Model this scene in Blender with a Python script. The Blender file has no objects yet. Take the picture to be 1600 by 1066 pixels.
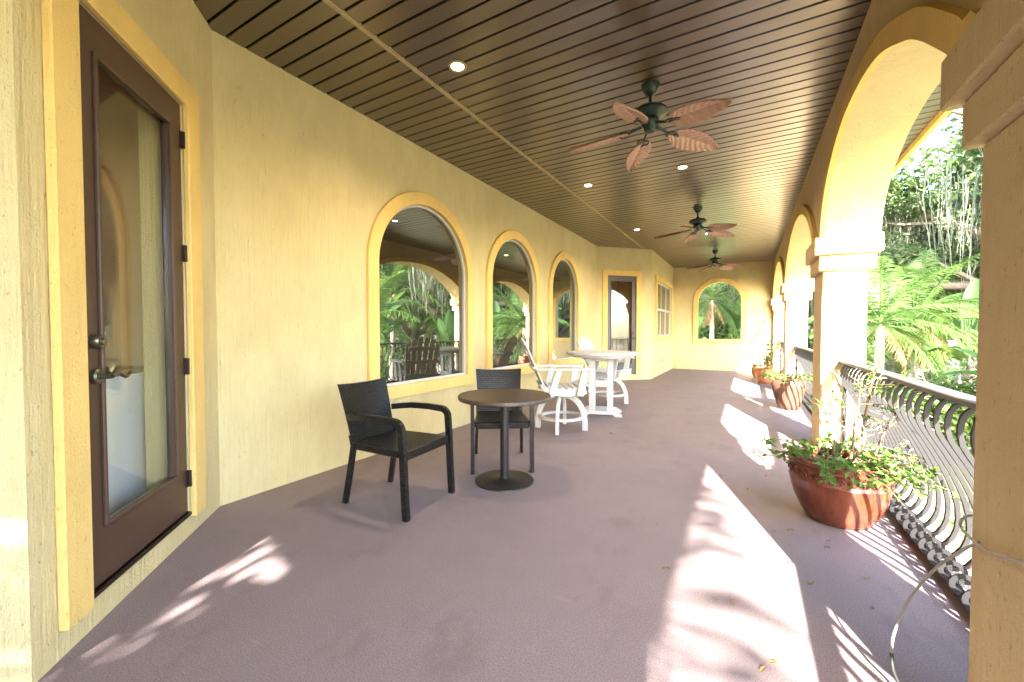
import bpy, bmesh, math, random
from mathutils import Vector, Matrix
from mathutils.geometry import tessellate_polygon
R = math.radians
PI = math.pi
sc = bpy.context.scene
col = sc.collection
random.seed(7)

# ------------------------------------------------------------------ camera
CAM_H = 1.25
th, pt = R(30.02), R(1.43)
fwd = Vector((-math.sin(th)*math.cos(pt), math.cos(th)*math.cos(pt), -math.sin(pt)))
rgt = Vector((math.cos(th), math.sin(th), 0))
upv = rgt.cross(fwd)
cd = bpy.data.cameras.new('camera')
cd.sensor_width = 36.0
cd.lens = 638.5/1600*36.0
cd.clip_start = 0.05
cd.clip_end = 2000
cam = bpy.data.objects.new('camera', cd)
col.objects.link(cam)
m = Matrix((rgt, upv, -fwd)).transposed().to_4x4()
m.translation = Vector((0, 0, CAM_H))
cam.matrix_world = m
sc.camera = cam

# ------------------------------------------------------------------ light
SUN_EL = R(29.3)
TO_SUN = Vector((0.326*math.cos(SUN_EL), -0.945*math.cos(SUN_EL), math.sin(SUN_EL))).normalized()
w = bpy.data.worlds.new('World'); sc.world = w; w.use_nodes = True
nt = w.node_tree
sky = nt.nodes.new('ShaderNodeTexSky'); sky.sky_type = 'NISHITA'; sky.sun_disc = False
sky.sun_elevation = SUN_EL
sky.sun_rotation = math.atan2(TO_SUN.x, TO_SUN.y)
sky.air_density = 1.0; sky.dust_density = 1.5; sky.ozone_density = 1.0
nt.links.new(sky.outputs[0], nt.nodes['Background'].inputs[0])
nt.nodes['Background'].inputs[1].default_value = 0.15
sd = bpy.data.lights.new('sun', 'SUN'); sd.energy = 3.8; sd.angle = R(0.53); sd.color = (1.0, 0.95, 0.86)
so = bpy.data.objects.new('sun', sd); col.objects.link(so)
so.rotation_euler = TO_SUN.to_track_quat('Z', 'Y').to_euler()
so.location = (20, -40, 30)
sc.view_settings.view_transform = 'Standard'
sc.view_settings.look = 'None'
sc.view_settings.gamma = 1
sc.view_settings.use_curve_mapping = False
sc.view_settings.exposure = 4.2
sc.cycles.use_denoising = True
try:
    sc.cycles.denoiser = 'OPENIMAGEDENOISE'
    sc.cycles.denoising_input_passes = 'RGB_ALBEDO_NORMAL'
    sc.cycles.denoising_prefilter = 'ACCURATE'
except Exception:
    pass
sc.cycles.max_bounces = 10
sc.cycles.diffuse_bounces = 6
sc.cycles.glossy_bounces = 4
sc.cycles.transmission_bounces = 4
sc.cycles.transparent_max_bounces = 8
sc.cycles.sample_clamp_indirect = 8.0
sc.cycles.caustics_reflective = False
sc.cycles.caustics_refractive = False

# ------------------------------------------------------------------ mesh helpers
class MB:
    def __init__(s): s.v = []; s.f = []
    def add(s, vs, fs):
        b = len(s.v); s.v += [tuple(p) for p in vs]; s.f += [tuple(i+b for i in f) for f in fs]; return s
    def box(s, x0, x1, y0, y1, z0, z1):
        return s.add([(x0,y0,z0),(x1,y0,z0),(x1,y1,z0),(x0,y1,z0),(x0,y0,z1),(x1,y0,z1),(x1,y1,z1),(x0,y1,z1)],
                     [(0,3,2,1),(4,5,6,7),(0,1,5,4),(1,2,6,5),(2,3,7,6),(3,0,4,7)])
    def beam(s, a, b, wd, hg, up=(0,0,1)):
        a = Vector(a); b = Vector(b); d = (b-a).normalized(); u = Vector(up)
        sd_ = d.cross(u)
        if sd_.length < 1e-5: sd_ = d.cross(Vector((1,0,0)))
        sd_.normalize(); u = sd_.cross(d).normalized()
        vs = []
        for p in (a, b):
            for i, j in ((-1,-1),(1,-1),(1,1),(-1,1)):
                vs.append(p + sd_*(i*wd/2) + u*(j*hg/2))
        return s.add(vs, [(0,1,2,3),(7,6,5,4),(0,4,5,1),(1,5,6,2),(2,6,7,3),(3,7,4,0)])
    def sweep(s, pts, prof, up=(0,0,1), closed=False):
        """sweep 2D profile (list of (side,up)) along pts"""
        P = [Vector(p) for p in pts]; n = len(P); k = len(prof); b = len(s.v)
        u0 = Vector(up)
        for i in range(n):
            if closed: d = P[(i+1) % n]-P[i-1]
            else: d = P[min(i+1, n-1)]-P[max(i-1, 0)]
            d.normalize(); sd_ = d.cross(u0)
            if sd_.length < 1e-4: sd_ = d.cross(Vector((0.3,0.9,0.1)))
            sd_.normalize(); u = sd_.cross(d).normalized()
            for (px, py) in prof: s.v.append(tuple(P[i]+sd_*px+u*py))
        rng = n if closed else n-1
        for i in range(rng):
            for j in range(k):
                a0 = b+i*k+j; a1 = b+i*k+(j+1) % k; c0 = b+((i+1) % n)*k+j; c1 = b+((i+1) % n)*k+(j+1) % k
                s.f.append((a0, a1, c1, c0))
        if not closed:
            s.f.append(tuple(b+j for j in reversed(range(k)))); s.f.append(tuple(b+(n-1)*k+j for j in range(k)))
        return s
    def tube(s, pts, r, n=6, up=(0,0,1), closed=False):
        P = [Vector(p) for p in pts]; N = len(P); b = len(s.v); rr = r if isinstance(r, (list, tuple)) else [r]*N
        u0 = Vector(up); last = None
        for i in range(N):
            if closed: d = P[(i+1) % N]-P[i-1]
            else: d = P[min(i+1, N-1)]-P[max(i-1, 0)]
            d.normalize()
            sd_ = d.cross(u0) if last is None else (last - d*last.dot(d))
            if sd_.length < 1e-4: sd_ = d.cross(Vector((0.31,0.9,0.12)))
            sd_.normalize(); last = sd_; u = sd_.cross(d).normalized()
            for j in range(n):
                a = 2*PI*j/n; s.v.append(tuple(P[i]+sd_*(math.cos(a)*rr[i])+u*(math.sin(a)*rr[i])))
        for i in range(N if closed else N-1):
            for j in range(n):
                s.f.append((b+i*n+j, b+i*n+(j+1) % n, b+((i+1) % N)*n+(j+1) % n, b+((i+1) % N)*n+j))
        if not closed:
            s.f.append(tuple(b+j for j in reversed(range(n)))); s.f.append(tuple(b+(N-1)*n+j for j in range(n)))
        return s
    def lathe(s, prof, n=24, c=(0,0,0), cap=True):
        b = len(s.v); k = len(prof)
        for (r, z) in prof:
            for j in range(n):
                a = 2*PI*j/n; s.v.append((c[0]+r*math.cos(a), c[1]+r*math.sin(a), c[2]+z))
        for i in range(k-1):
            for j in range(n):
                s.f.append((b+i*n+j, b+i*n+(j+1) % n, b+(i+1)*n+(j+1) % n, b+(i+1)*n+j))
        if cap:
            s.f.append(tuple(b+j for j in reversed(range(n)))); s.f.append(tuple(b+(k-1)*n+j for j in range(n)))
        return s
    def plate(s, fr, outer, holes, n0, n1):
        O, U, V, N = fr
        loops = [outer]+list(holes)
        tris = tessellate_polygon([[Vector((a, b_, 0)) for a, b_ in L] for L in loops])
        flat = [p for L in loops for p in L]; M = len(flat); b = len(s.v)
        for n in (n0, n1):
            for (a, c) in flat: s.v.append(tuple(O+U*a+V*c+N*n))
        for t in tris:
            s.f.append((b+t[0], b+t[1], b+t[2])); s.f.append((b+M+t[2], b+M+t[1], b+M+t[0]))
        st = 0
        for L in loops:
            k = len(L)
            for i in range(k):
                i0 = b+st+i; i1 = b+st+(i+1) % k; s.f.append((i0, i1, i1+M, i0+M))
            st += k
        return s
    def xf(s, mat, start=0):
        for i in range(start, len(s.v)): s.v[i] = tuple(mat @ Vector(s.v[i]))
        return s

def mesh_of(name, mb, mat, smooth=None, bevel=0, recalc=True):
    me = bpy.data.meshes.new(name)
    me.from_pydata(mb.v, [], mb.f)
    if recalc or bevel:
        bm = bmesh.new(); bm.from_mesh(me)
        if bevel:
            bmesh.ops.remove_doubles(bm, verts=bm.verts, dist=1e-5)
        bmesh.ops.recalc_face_normals(bm, faces=bm.faces)
        if bevel:
            ed = [e for e in bm.edges if len(e.link_faces) == 2 and e.calc_face_angle(0) > 0.6]
            bmesh.ops.bevel(bm, geom=ed, offset=bevel, segments=1, affect='EDGES', clamp_overlap=True)
        bm.to_mesh(me); bm.free()
    me.materials.append(mat)
    if smooth is not None:
        me.polygons.foreach_set('use_smooth', [True]*len(me.polygons))
        try: me.set_sharp_from_angle(angle=R(smooth))
        except Exception: pass
    me.update()
    return me

def obj(name, mb, mat, parent=None, smooth=None, bevel=0, recalc=True, loc=None, kind=None):
    me = mb if isinstance(mb, bpy.types.Mesh) else mesh_of(name, mb, mat, smooth, bevel, recalc)
    o = bpy.data.objects.new(name, me); col.objects.link(o)
    if parent: o.parent = parent
    if loc is not None: o.location = loc
    if kind: o['kind'] = kind
    return o

def tag(o, label, cat, group=None):
    o['label'] = label; o['category'] = cat
    if group: o['group'] = group
    return o

def thing(name, label, cat, loc=(0,0,0), rz=0, group=None):
    o = bpy.data.objects.new(name, None); col.objects.link(o)
    o.location = loc; o.rotation_euler = (0, 0, rz); o.empty_display_size = 0.1
    return tag(o, label, cat, group)

def copy_tree(o, parent=None):
    c = o.copy(); col.objects.link(c); c.parent = parent
    for ch in [x for x in o.children]: copy_tree(ch, c)
    return c

# ------------------------------------------------------------------ materials
def mat(name):
    mm = bpy.data.materials.new(name); mm.use_nodes = True
    return mm, mm.node_tree, mm.node_tree.nodes['Principled BSDF']
def N_(t, typ, **kw):
    n = t.nodes.new(typ)
    for k, v in kw.items(): setattr(n, k, v)
    return n
def coords(t, scale=(1,1,1), src='Object'):
    tc = N_(t, 'ShaderNodeTexCoord'); mp = N_(t, 'ShaderNodeMapping'); mp.inputs['Scale'].default_value = scale
    t.links.new(tc.outputs[src], mp.inputs['Vector']); return mp.outputs['Vector']
def noise(t, vec, scale, detail=4, rough=0.55):
    n = N_(t, 'ShaderNodeTexNoise'); n.inputs['Scale'].default_value = scale; n.inputs['Detail'].default_value = detail
    n.inputs['Roughness'].default_value = rough
    t.links.new(vec, n.inputs['Vector']); return n.outputs['Fac']
def ramp(t, fac, stops):
    r = N_(t, 'ShaderNodeValToRGB'); e = r.color_ramp.elements
    while len(e) < len(stops): e.new(0.5)
    for i, (p, c) in enumerate(stops): e[i].position = p; e[i].color = (*c, 1) if len(c) == 3 else c
    t.links.new(fac, r.inputs['Fac']); return r.outputs['Color']
def mix(t, fac, a, b, typ='MIX'):
    n = N_(t, 'ShaderNodeMix', data_type='RGBA', blend_type=typ)
    for s_, x in (('Factor', fac), ('A', a), ('B', b)):
        i = [q for q in n.inputs if q.name == s_ and (q.type == 'RGBA' or s_ == 'Factor')][0]
        if hasattr(x, 'is_linked'): t.links.new(x, i)
        elif s_ == 'Factor': i.default_value = x
        else: i.default_value = (*x, 1)
    return [q for q in n.outputs if q.type == 'RGBA'][0]
def mth(t, op, a, b=None):
    n = N_(t, 'ShaderNodeMath', operation=op)
    for i, x in enumerate((a, b)):
        if x is None: continue
        if hasattr(x, 'is_linked'): t.links.new(x, n.inputs[i])
        else: n.inputs[i].default_value = x
    return n.outputs[0]
def bump(t, p, h, strength, dist):
    b = N_(t, 'ShaderNodeBump'); b.inputs['Strength'].default_value = strength; b.inputs['Distance'].default_value = dist
    t.links.new(h, b.inputs['Height']); t.links.new(b.outputs[0], p.inputs['Normal'])
def setp(p, rough=0.6, spec=0.5, metal=0.0, color=None):
    p.inputs['Roughness'].default_value = rough; p.inputs['Specular IOR Level'].default_value = spec
    p.inputs['Metallic'].default_value = metal
    if color: p.inputs['Base Color'].default_value = (*color, 1)

def stucco(name, c0, c1, streak=1.0, deep=1.0):
    mm, t, p = mat(name); setp(p, 0.85, 0.25)
    v = coords(t)
    st = noise(t, coords(t, (14, 14, 0.8)), 3.0, 5, 0.6)
    fine = noise(t, v, 90, 4, 0.7)
    big = noise(t, v, 1.3, 4, 0.6)
    blotch = noise(t, coords(t, (1, 1, .45)), 5, 5, .65)
    c = mix(t, ramp(t, big, [(0.3, (0,0,0)), (0.72, (1,1,1))]), c0, c1)
    c = mix(t, ramp(t, blotch, [(0.42, (0,0,0)), (0.8, (.55,.55,.55))]), c, tuple(x*0.8 for x in c0))
    pit = ramp(t, noise(t, coords(t, (60, 60, 30)), 1.0, 3, .6), [(0.66, (0,0,0)), (0.74, (1,1,1))])
    c = mix(t, mth(t, 'MULTIPLY', pit, 0.35*deep), c, tuple(x*0.55 for x in c0))
    cracks = ramp(t, st, [(0.60, (0,0,0)), (0.70, (.35,.35,.35))])
    c = mix(t, mth(t, 'MULTIPLY', cracks, .6*streak), c, tuple(x*0.62 for x in c0))
    t.links.new(c, p.inputs['Base Color'])
    h = mth(t, 'ADD', mth(t, 'MULTIPLY', st, 0.9*streak), mth(t, 'MULTIPLY', fine, 0.5))
    h = mth(t, 'SUBTRACT', h, mth(t, 'MULTIPLY', pit, .45))
    bump(t, p, h, 0.9, 0.015*deep)
    return mm
M = {}
M['stucco'] = stucco('wall_stucco', (0.60, 0.49, 0.255), (0.67, 0.56, 0.31))
M['trim'] = stucco('trim_stucco', (0.75, 0.52, 0.18), (0.80, 0.57, 0.215), 0.35)
M['pier'] = stucco('pier_stucco', (0.68, 0.52, 0.30), (0.73, 0.575, 0.345), 0.7, 1.8)

def plain(name, color, rough=0.5, spec=0.5, metal=0, var=0.12, scale=18, bmp=0.0):
    mm, t, p = mat(name); setp(p, rough, spec, metal)
    v = coords(t); n = noise(t, v, scale, 5, .6)
    c = mix(t, n, tuple(x*(1-var) for x in color), tuple(min(1, x*(1+var)) for x in color))
    t.links.new(c, p.inputs['Base Color'])
    r = N_(t, 'ShaderNodeMapRange'); r.inputs['To Min'].default_value = max(0.02, rough-0.08); r.inputs['To Max'].default_value = rough+0.1
    t.links.new(n, r.inputs['Value']); t.links.new(r.outputs[0], p.inputs['Roughness'])
    if bmp: bump(t, p, noise(t, v, scale*6, 3), bmp, 0.004)
    return mm
M['door'] = plain('door_paint', (0.075, 0.042, 0.028), 0.38, 0.5, var=.18, scale=7, bmp=.05)
M['doorfar'] = plain('door_paint_grey', (0.085, 0.075, 0.078), 0.4, 0.5, var=.12, scale=7)
M['hinge'] = plain('hinge_bronze', (0.04, 0.025, 0.02), 0.45, 0.5, 0.6)
M['bronze'] = plain('aged_bronze', (0.16, 0.15, 0.105), 0.32, 0.5, 0.85, var=.35, scale=60)
M['white'] = plain('white_vinyl', (0.52, 0.52, 0.48), 0.45, 0.4, var=.04)
M['poly'] = plain('white_poly_lumber', (0.45, 0.45, 0.44), 0.5, 0.4, var=.07, scale=9)
M['seam'] = plain('seam_strip', (0.40, 0.32, 0.19), 0.6, 0.3, var=.3, scale=30)
M['void'] = plain('dark_gap', (0.012, 0.009, 0.006), 0.9, 0.1)
M['lining'] = plain('room_paint', (0.50, 0.32, 0.18), 0.8, 0.2, var=.08, scale=3)
M['panel'] = plain('white_panel', (0.80, 0.80, 0.80), 0.4, 0.4, var=.03, scale=2)
M['roof'] = plain('roof_felt', (0.16, 0.13, 0.11), 0.9, 0.2)
M['iron'] = plain('painted_iron', (0.013, 0.012, 0.013), 0.55, 0.25, 0.0, var=.3, scale=40)
M['rail'] = plain('rail_iron', (0.085, 0.080, 0.075), 0.5, 0.4, 0.0, var=.22, scale=25)
M['black'] = plain('black_steel', (0.008, 0.008, 0.009), 0.45, 0.5, var=.3, scale=40)
M['fanmetal'] = plain('verdigris_metal', (0.035, 0.055, 0.048), 0.38, 0.5, 0.6, var=.6, scale=35)
M['terracotta'] = plain('terracotta', (0.50, 0.19, 0.09), 0.65, 0.4, var=.2, scale=14, bmp=.1)
M['soil'] = plain('soil', (0.07, 0.045, 0.03), 0.95, 0.1, var=.5, scale=60, bmp=.6)
M['cable'] = plain('grey_cable', (0.30, 0.30, 0.30), 0.4, 0.5, var=.1)
M['cableblack'] = plain('black_cable_sleeve', (0.02, 0.02, 0.02), 0.4, 0.5)
M['deadleaf'] = plain('dry_leaf', (0.24, 0.15, 0.06), 0.8, 0.2, var=.5, scale=9)
M['concrete'] = plain('slab_edge', (0.36, 0.29, 0.27), 0.8, 0.2, var=.15, scale=12, bmp=.3)

# ceiling plank: satin brown paint, each board a little different
mm, t, p = mat('ceiling_plank_paint'); setp(p, 0.34, 0.5); p.inputs['Coat Weight'].default_value = 1.0; p.inputs['Coat Roughness'].default_value = .30; p.inputs['Coat IOR'].default_value = 1.85
oi = N_(t, 'ShaderNodeObjectInfo')
n1 = noise(t, coords(t, (0.6, 9, 9)), 4, 4)
c = mix(t, oi.outputs['Random'], (0.046, 0.024, 0.009), (0.074, 0.040, 0.016))
c = mix(t, mth(t, 'MULTIPLY', n1, .5), c, (0.040, 0.022, 0.009))
dust = ramp(t, noise(t, coords(t), 40, 2), [(0.72, (0,0,0)), (0.8, (.6,.6,.6))])
c = mix(t, mth(t, 'MULTIPLY', dust, .25), c, (0.32, 0.27, 0.18))
t.links.new(c, p.inputs['Base Color'])
r = N_(t, 'ShaderNodeMapRange'); r.inputs['To Min'].default_value = .28; r.inputs['To Max'].default_value = .46
t.links.new(n1, r.inputs['Value']); t.links.new(r.outputs[0], p.inputs['Roughness'])
bump(t, p, noise(t, coords(t, (1, 6, 6)), 3, 3), .12, .004)
M['plank'] = mm

# floor: fine speckled mauve brown coating with scuffs
mm, t, p = mat('floor_coating'); setp(p, 0.62, 0.35)
v = coords(t)
sp = noise(t, v, 170, 3, .8); md = noise(t, v, 1.1, 6, .62); sm = noise(t, v, 6, 5, .65)
c = mix(t, ramp(t, sp, [(0.35, (0,0,0)), (0.66, (1,1,1))]), (0.130, 0.096, 0.098), (0.305, 0.240, 0.243))
c = mix(t, mth(t, 'MULTIPLY', ramp(t, md, [(0.38, (0,0,0)), (0.7, (1,1,1))]), .45), c, (0.15, 0.122, 0.128))
c = mix(t, mth(t, 'MULTIPLY', ramp(t, sm, [(0.6, (0,0,0)), (0.78, (1,1,1))]), .22), c, (0.30, 0.24, 0.225))
t.links.new(c, p.inputs['Base Color'])
r = N_(t, 'ShaderNodeMapRange'); r.inputs['To Min'].default_value = .5; r.inputs['To Max'].default_value = .75
t.links.new(sm, r.inputs['Value']); t.links.new(r.outputs[0], p.inputs['Roughness'])
st_ = ramp(t, noise(t, coords(t, (1, .6, 1)), 2.3, 6, .7), [(0.55, (0,0,0)), (0.66, (1,1,1))])
c = mix(t, mth(t, 'MULTIPLY', st_, .38), c, (0.115, 0.085, 0.082))
wl_ = ramp(t, noise(t, coords(t, (.9, 5, 1)), 3.5, 5, .7), [(0.63, (0,0,0)), (0.75, (1,1,1))])
c = mix(t, mth(t, 'MULTIPLY', wl_, .4), c, (0.33, 0.28, 0.27))
t.links.new(c, p.inputs['Base Color'])
bump(t, p, noise(t, v, 330, 3, .8), .5, .004)
M['floor'] = mm

def glass(name, tint, ior, transp):
    mm = bpy.data.materials.new(name); mm.use_nodes = True; t = mm.node_tree
    t.nodes.remove(t.nodes['Principled BSDF']); out = t.nodes['Material Output']
    g = N_(t, 'ShaderNodeBsdfGlossy'); g.inputs['Roughness'].default_value = 0.012; g.inputs['Color'].default_value = (0.90, 0.95, 0.93, 1)
    lw = N_(t, 'ShaderNodeLayerWeight'); lw.inputs['Blend'].default_value = .5
    f0 = ((ior-1)/(ior+1))**2
    fac = mth(t, 'ADD', f0, mth(t, 'MULTIPLY', mth(t, 'POWER', lw.outputs['Facing'], 5.0), 1-f0))
    if transp:
        b = N_(t, 'ShaderNodeBsdfTransparent'); b.inputs['Color'].default_value = (*tint, 1)
    else:
        b = N_(t, 'ShaderNodeBsdfDiffuse'); b.inputs['Color'].default_value = (*tint, 1)
    # faint waviness of a real pane
    bp = N_(t, 'ShaderNodeBump'); bp.inputs['Strength'].default_value = .02; bp.inputs['Distance'].default_value = .01
    t.links.new(noise(t, coords(t), 1.6, 1), bp.inputs['Height']); t.links.new(bp.outputs[0], g.inputs['Normal'])
    mx = N_(t, 'ShaderNodeMixShader'); t.links.new(fac, mx.inputs[0]); t.links.new(b.outputs[0], mx.inputs[1]); t.links.new(g.outputs[0], mx.inputs[2])
    t.links.new(mx.outputs[0], out.inputs[0]); return mm
M['mirror'] = glass('coated_window_glass', (0.012, 0.012, 0.010), 3.6, False)
M['glass'] = glass('door_glass', (0.96, 0.975, 0.97), 1.7, True)

def leafmat(name, c0, c1, trans=0.35, rough=0.45, scale=1.2):
    mm, t, p = mat(name); setp(p, rough, 0.35)
    out = t.nodes['Material Output']
    n = noise(t, coords(t), scale, 3, .6); n2 = noise(t, coords(t), scale*9, 2, .6)
    f = mth(t, 'ADD', mth(t, 'MULTIPLY', n, .7), mth(t, 'MULTIPLY', n2, .3))
    c = mix(t, ramp(t, f, [(0.3, (0,0,0)), (0.7, (1,1,1))]), c0, c1)
    t.links.new(c, p.inputs['Base Color'])
    tr = N_(t, 'ShaderNodeBsdfTranslucent'); t.links.new(mix(t, .5, c, (c1[0]*1.5, c1[1]*1.35, c1[2]*.6)), tr.inputs['Color'])
    mx = N_(t, 'ShaderNodeMixShader'); mx.inputs[0].default_value = trans
    t.links.new(p.outputs[0], mx.inputs[1]); t.links.new(tr.outputs[0], mx.inputs[2]); t.links.new(mx.outputs[0], out.inputs[0])
    return mm
M['palm'] = leafmat('palm_leaf', (0.06, 0.12, 0.03), (0.13, 0.205, 0.06), .35, .4)
M['banana'] = leafmat('banana_leaf', (0.07, 0.14, 0.05), (0.13, 0.22, 0.075), .4, .25)
M['oak'] = leafmat('oak_leaf', (0.065, 0.105, 0.04), (0.12, 0.17, 0.065), .42, .5)
M['bush'] = leafmat('bush_leaf', (0.055, 0.11, 0.025), (0.14, 0.20, 0.05), .35, .45)
M['deadfrond'] = leafmat('dead_frond', (0.22, 0.14, 0.06), (0.36, 0.26, 0.12), .25, .8)
M['moss'] = leafmat('spanish_moss', (0.24, 0.26, 0.20), (0.38, 0.40, 0.32), .4, .9)
M['vine'] = leafmat('vine_leaf', (0.05, 0.13, 0.03), (0.13, 0.22, 0.04), .35, .35, 6)
M['bark'] = plain('bark', (0.20, 0.165, 0.13), 0.9, 0.2, var=.4, scale=6, bmp=.8)
M['palmbark'] = plain('palm_trunk', (0.34, 0.28, 0.22), 0.9, 0.2, var=.3, scale=5, bmp=.8)
M['stem'] = plain('woody_stem', (0.17, 0.10, 0.06), 0.85, 0.2, var=.3)
M['twig'] = plain('dry_twig', (0.42, 0.34, 0.27), 0.85, 0.2, var=.3)

# wicker weave
def wicker(name, axes):
    mm, t, p = mat(name); setp(p, 0.36, 0.38)
    tc = N_(t, 'ShaderNodeTexCoord'); sx = N_(t, 'ShaderNodeSeparateXYZ'); cb = N_(t, 'ShaderNodeCombineXYZ')
    t.links.new(tc.outputs['Object'], sx.inputs[0])
    if axes == 'flat':
        t.links.new(sx.outputs[0], cb.inputs[0]); t.links.new(sx.outputs[1], cb.inputs[1])
    else:
        t.links.new(mth(t, 'ADD', sx.outputs[0], sx.outputs[1]), cb.inputs[0]); t.links.new(sx.outputs[2], cb.inputs[1])
    b = N_(t, 'ShaderNodeTexBrick'); t.links.new(cb.outputs[0], b.inputs['Vector'])
    b.inputs['Scale'].default_value = 1.0; b.inputs['Brick Width'].default_value = 0.036; b.inputs['Row Height'].default_value = 0.019
    b.inputs['Mortar Size'].default_value = 0.0048; b.inputs['Mortar Smooth'].default_value = 0.7
    b.inputs['Color1'].default_value = (0.007, 0.007, 0.008, 1); b.inputs['Color2'].default_value = (0.024, 0.023, 0.024, 1); b.inputs['Mortar'].default_value = (0.002, 0.002, 0.002, 1)
    t.links.new(b.outputs['Color'], p.inputs['Base Color'])
    bump(t, p, mth(t, 'SUBTRACT', 1.0, b.outputs['Fac']), 1.0, .012)
    return mm
M['wick'] = wicker('wicker_upright', 'up'); M['wickflat'] = wicker('wicker_flat', 'flat')

# table top: dark wood grain
mm, t, p = mat('dark_wood_top'); setp(p, 0.42, 0.4)
g = noise(t, coords(t, (1.2, 16, 4)), 6, 6, .65)
t.links.new(ramp(t, g, [(0.3, (0.030, 0.020, 0.016)), (0.55, (0.058, 0.040, 0.031)), (0.75, (0.090, 0.064, 0.052))]), p.inputs['Base Color'])
bump(t, p, g, .15, .002)
M['wood'] = mm
# fan blade: carved reddish wood
mm, t, p = mat('carved_leaf_blade'); setp(p, 0.5, 0.35)
g = noise(t, coords(t), 22, 4, .6)
t.links.new(ramp(t, g, [(0.3, (0.34, 0.19, 0.15)), (0.7, (0.47, 0.29, 0.235))]), p.inputs['Base Color'])
M['blade'] = mm
# glazed pots
def glaze(name, a, b):
    mm, t, p = mat(name); setp(p, 0.22, 0.5)
    g = noise(t, coords(t, (3, 3, .5)), 6, 5, .65)
    t.links.new(ramp(t, g, [(0.28, a), (0.72, b)]), p.inputs['Base Color'])
    bump(t, p, noise(t, coords(t), 30, 3), .12, .004)
    return mm
M['glaze'] = glaze('red_brown_glaze', (0.075, 0.020, 0.011), (0.165, 0.046, 0.023))
M['glazedark'] = glaze('umber_glaze', (0.085, 0.040, 0.028), (0.16, 0.078, 0.052))
# ground
mm, t, p = mat('garden_ground'); setp(p, 0.95, 0.1)
v = coords(t); a = noise(t, v, .12, 5, .6); b = noise(t, v, 2.5, 5, .7)
c = mix(t, ramp(t, a, [(0.45, (0,0,0)), (0.56, (1,1,1))]), (0.09, 0.13, 0.04), (0.40, 0.34, 0.27))
c = mix(t, mth(t, 'MULTIPLY', b, .5), c, (0.16, 0.13, 0.08))
t.links.new(c, p.inputs['Base Color']); bump(t, p, b, .8, .1)
M['ground'] = mm
M['path'] = plain('pale_paving', (0.46, 0.40, 0.34), 0.85, 0.2, var=.12, scale=2, bmp=.2)
def emit(name, c, s):
    mm = bpy.data.materials.new(name); mm.use_nodes = True; t = mm.node_tree
    t.nodes.remove(t.nodes['Principled BSDF']); e = N_(t, 'ShaderNodeEmission'); e.inputs[0].default_value = (*c, 1); e.inputs[1].default_value = s
    t.links.new(e.outputs[0], t.nodes['Material Output'].inputs[0]); return mm
M['lamp'] = emit('lamp_lens', (1.0, 0.80, 0.52), 2.2)

# ------------------------------------------------------------------ setting
Z = Vector((0,0,1)); ZC = 3.334; XW = -3.245; GZ = -2.8
Y0, Y1 = -3.1, 14.4
A45 = math.sqrt(.5)
DA = Vector((XW, 1.455, 0)); DL = 1.53                     # near splayed wall
JA = Vector((XW, 9.835, 0))
FR_main = (Vector((XW, 0, 0)), Vector((0,1,0)), Z, Vector((1,0,0)))
FR_door = (DA, Vector((A45,-A45,0)), Z, Vector((A45,A45,0)))
FR_jog = (JA, Vector((A45,A45,0)), Z, Vector((A45,-A45,0)))
XB = XW+DL*A45
FR_bay = (Vector((XB, 0, 0)), Vector((0,1,0)), Z, Vector((1,0,0)))
FR_far = (Vector((0, Y1, 0)), Vector((1,0,0)), Z, Vector((0,-1,0)))
FR_end = (Vector((0, Y0, 0)), Vector((1,0,0)), Z, Vector((0,1,0)))
YJ = JA.y+DL*A45; YD = DA.y-DL*A45

def rect(a0, a1, b0, b1): return [(a0,b0),(a1,b0),(a1,b1),(a0,b1)]
def archloop(a0, a1, b0, top, n=28, grow=0.0):
    a0 -= grow; a1 += grow; b0 -= grow; top += grow
    c = (a0+a1)/2; r = (a1-a0)/2; spring = top-r
    return [(a0, b0), (a1, b0)] + [(c+r*math.cos(PI*i/n), spring+r*math.sin(PI*i/n)) for i in range(n+1)]

house = thing('house', 'cream stucco house with gold trim, arcaded balcony and brown plank ceiling', 'house', (0,0,0))

# floor slab, ground
fl = MB(); fl.box(-3.6, 1.03, Y0-.2, Y1+.2, -.16, 0)
f = obj('floor', fl, M['floor'], None, kind='structure')
g = MB(); g.add([(-150,-150,GZ),(250,-150,GZ),(250,300,GZ),(-150,300,GZ)], [(0,1,2,3)])
obj('ground', g, M['ground'], None, recalc=False, kind='structure')
pth = MB(); pth.add([(9, 40, GZ+.02), (34, 30, GZ+.02), (36, 36, GZ+.02), (10, 44, GZ+.02)], [(0,1,2,3)])
obj('path', pth, M['path'], None, recalc=False, kind='structure')

WT = ZC+.006
def wall(fr, outer, holes, label, th_=.22):
    mb = MB(); mb.plate(fr, outer, holes, -th_, 0)
    o = obj('wall', mb, M['stucco'], house); o['label'] = label; return o

# window list on the main wall: glass opening (y0,y1,z0,ztop)
WINS = [(2.89, 4.40, .665, 2.69), (4.985, 6.43, .665, 2.70), (7.09, 8.45, .665, 2.71)]
wall(FR_main, rect(DA.y, JA.y, 0, WT), [archloop(a,b,c_,d_) for a,b,c_,d_ in WINS], 'long cream stucco wall pierced by three arched windows')
DO = (.42, 1.28, .145, 2.60)          # near door opening on its wall
wall(FR_door, rect(0, DL, 0, WT), [rect(DO[0], DO[1], DO[2], DO[3])], 'splayed cream stucco wall around the brown glazed door')
JO = (.27, 1.085, .165, 2.635)
wall(FR_jog, rect(0, DL, 0, WT), [rect(JO[0], JO[1], JO[2], JO[3])], 'splayed cream stucco wall around the grey glazed door')
BW = (11.55, 14.02, 1.08, 2.61)
wall(FR_bay, rect(YJ, Y1, 0, WT), [rect(*BW)], 'short cream stucco wall with the white gridded window')
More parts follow.
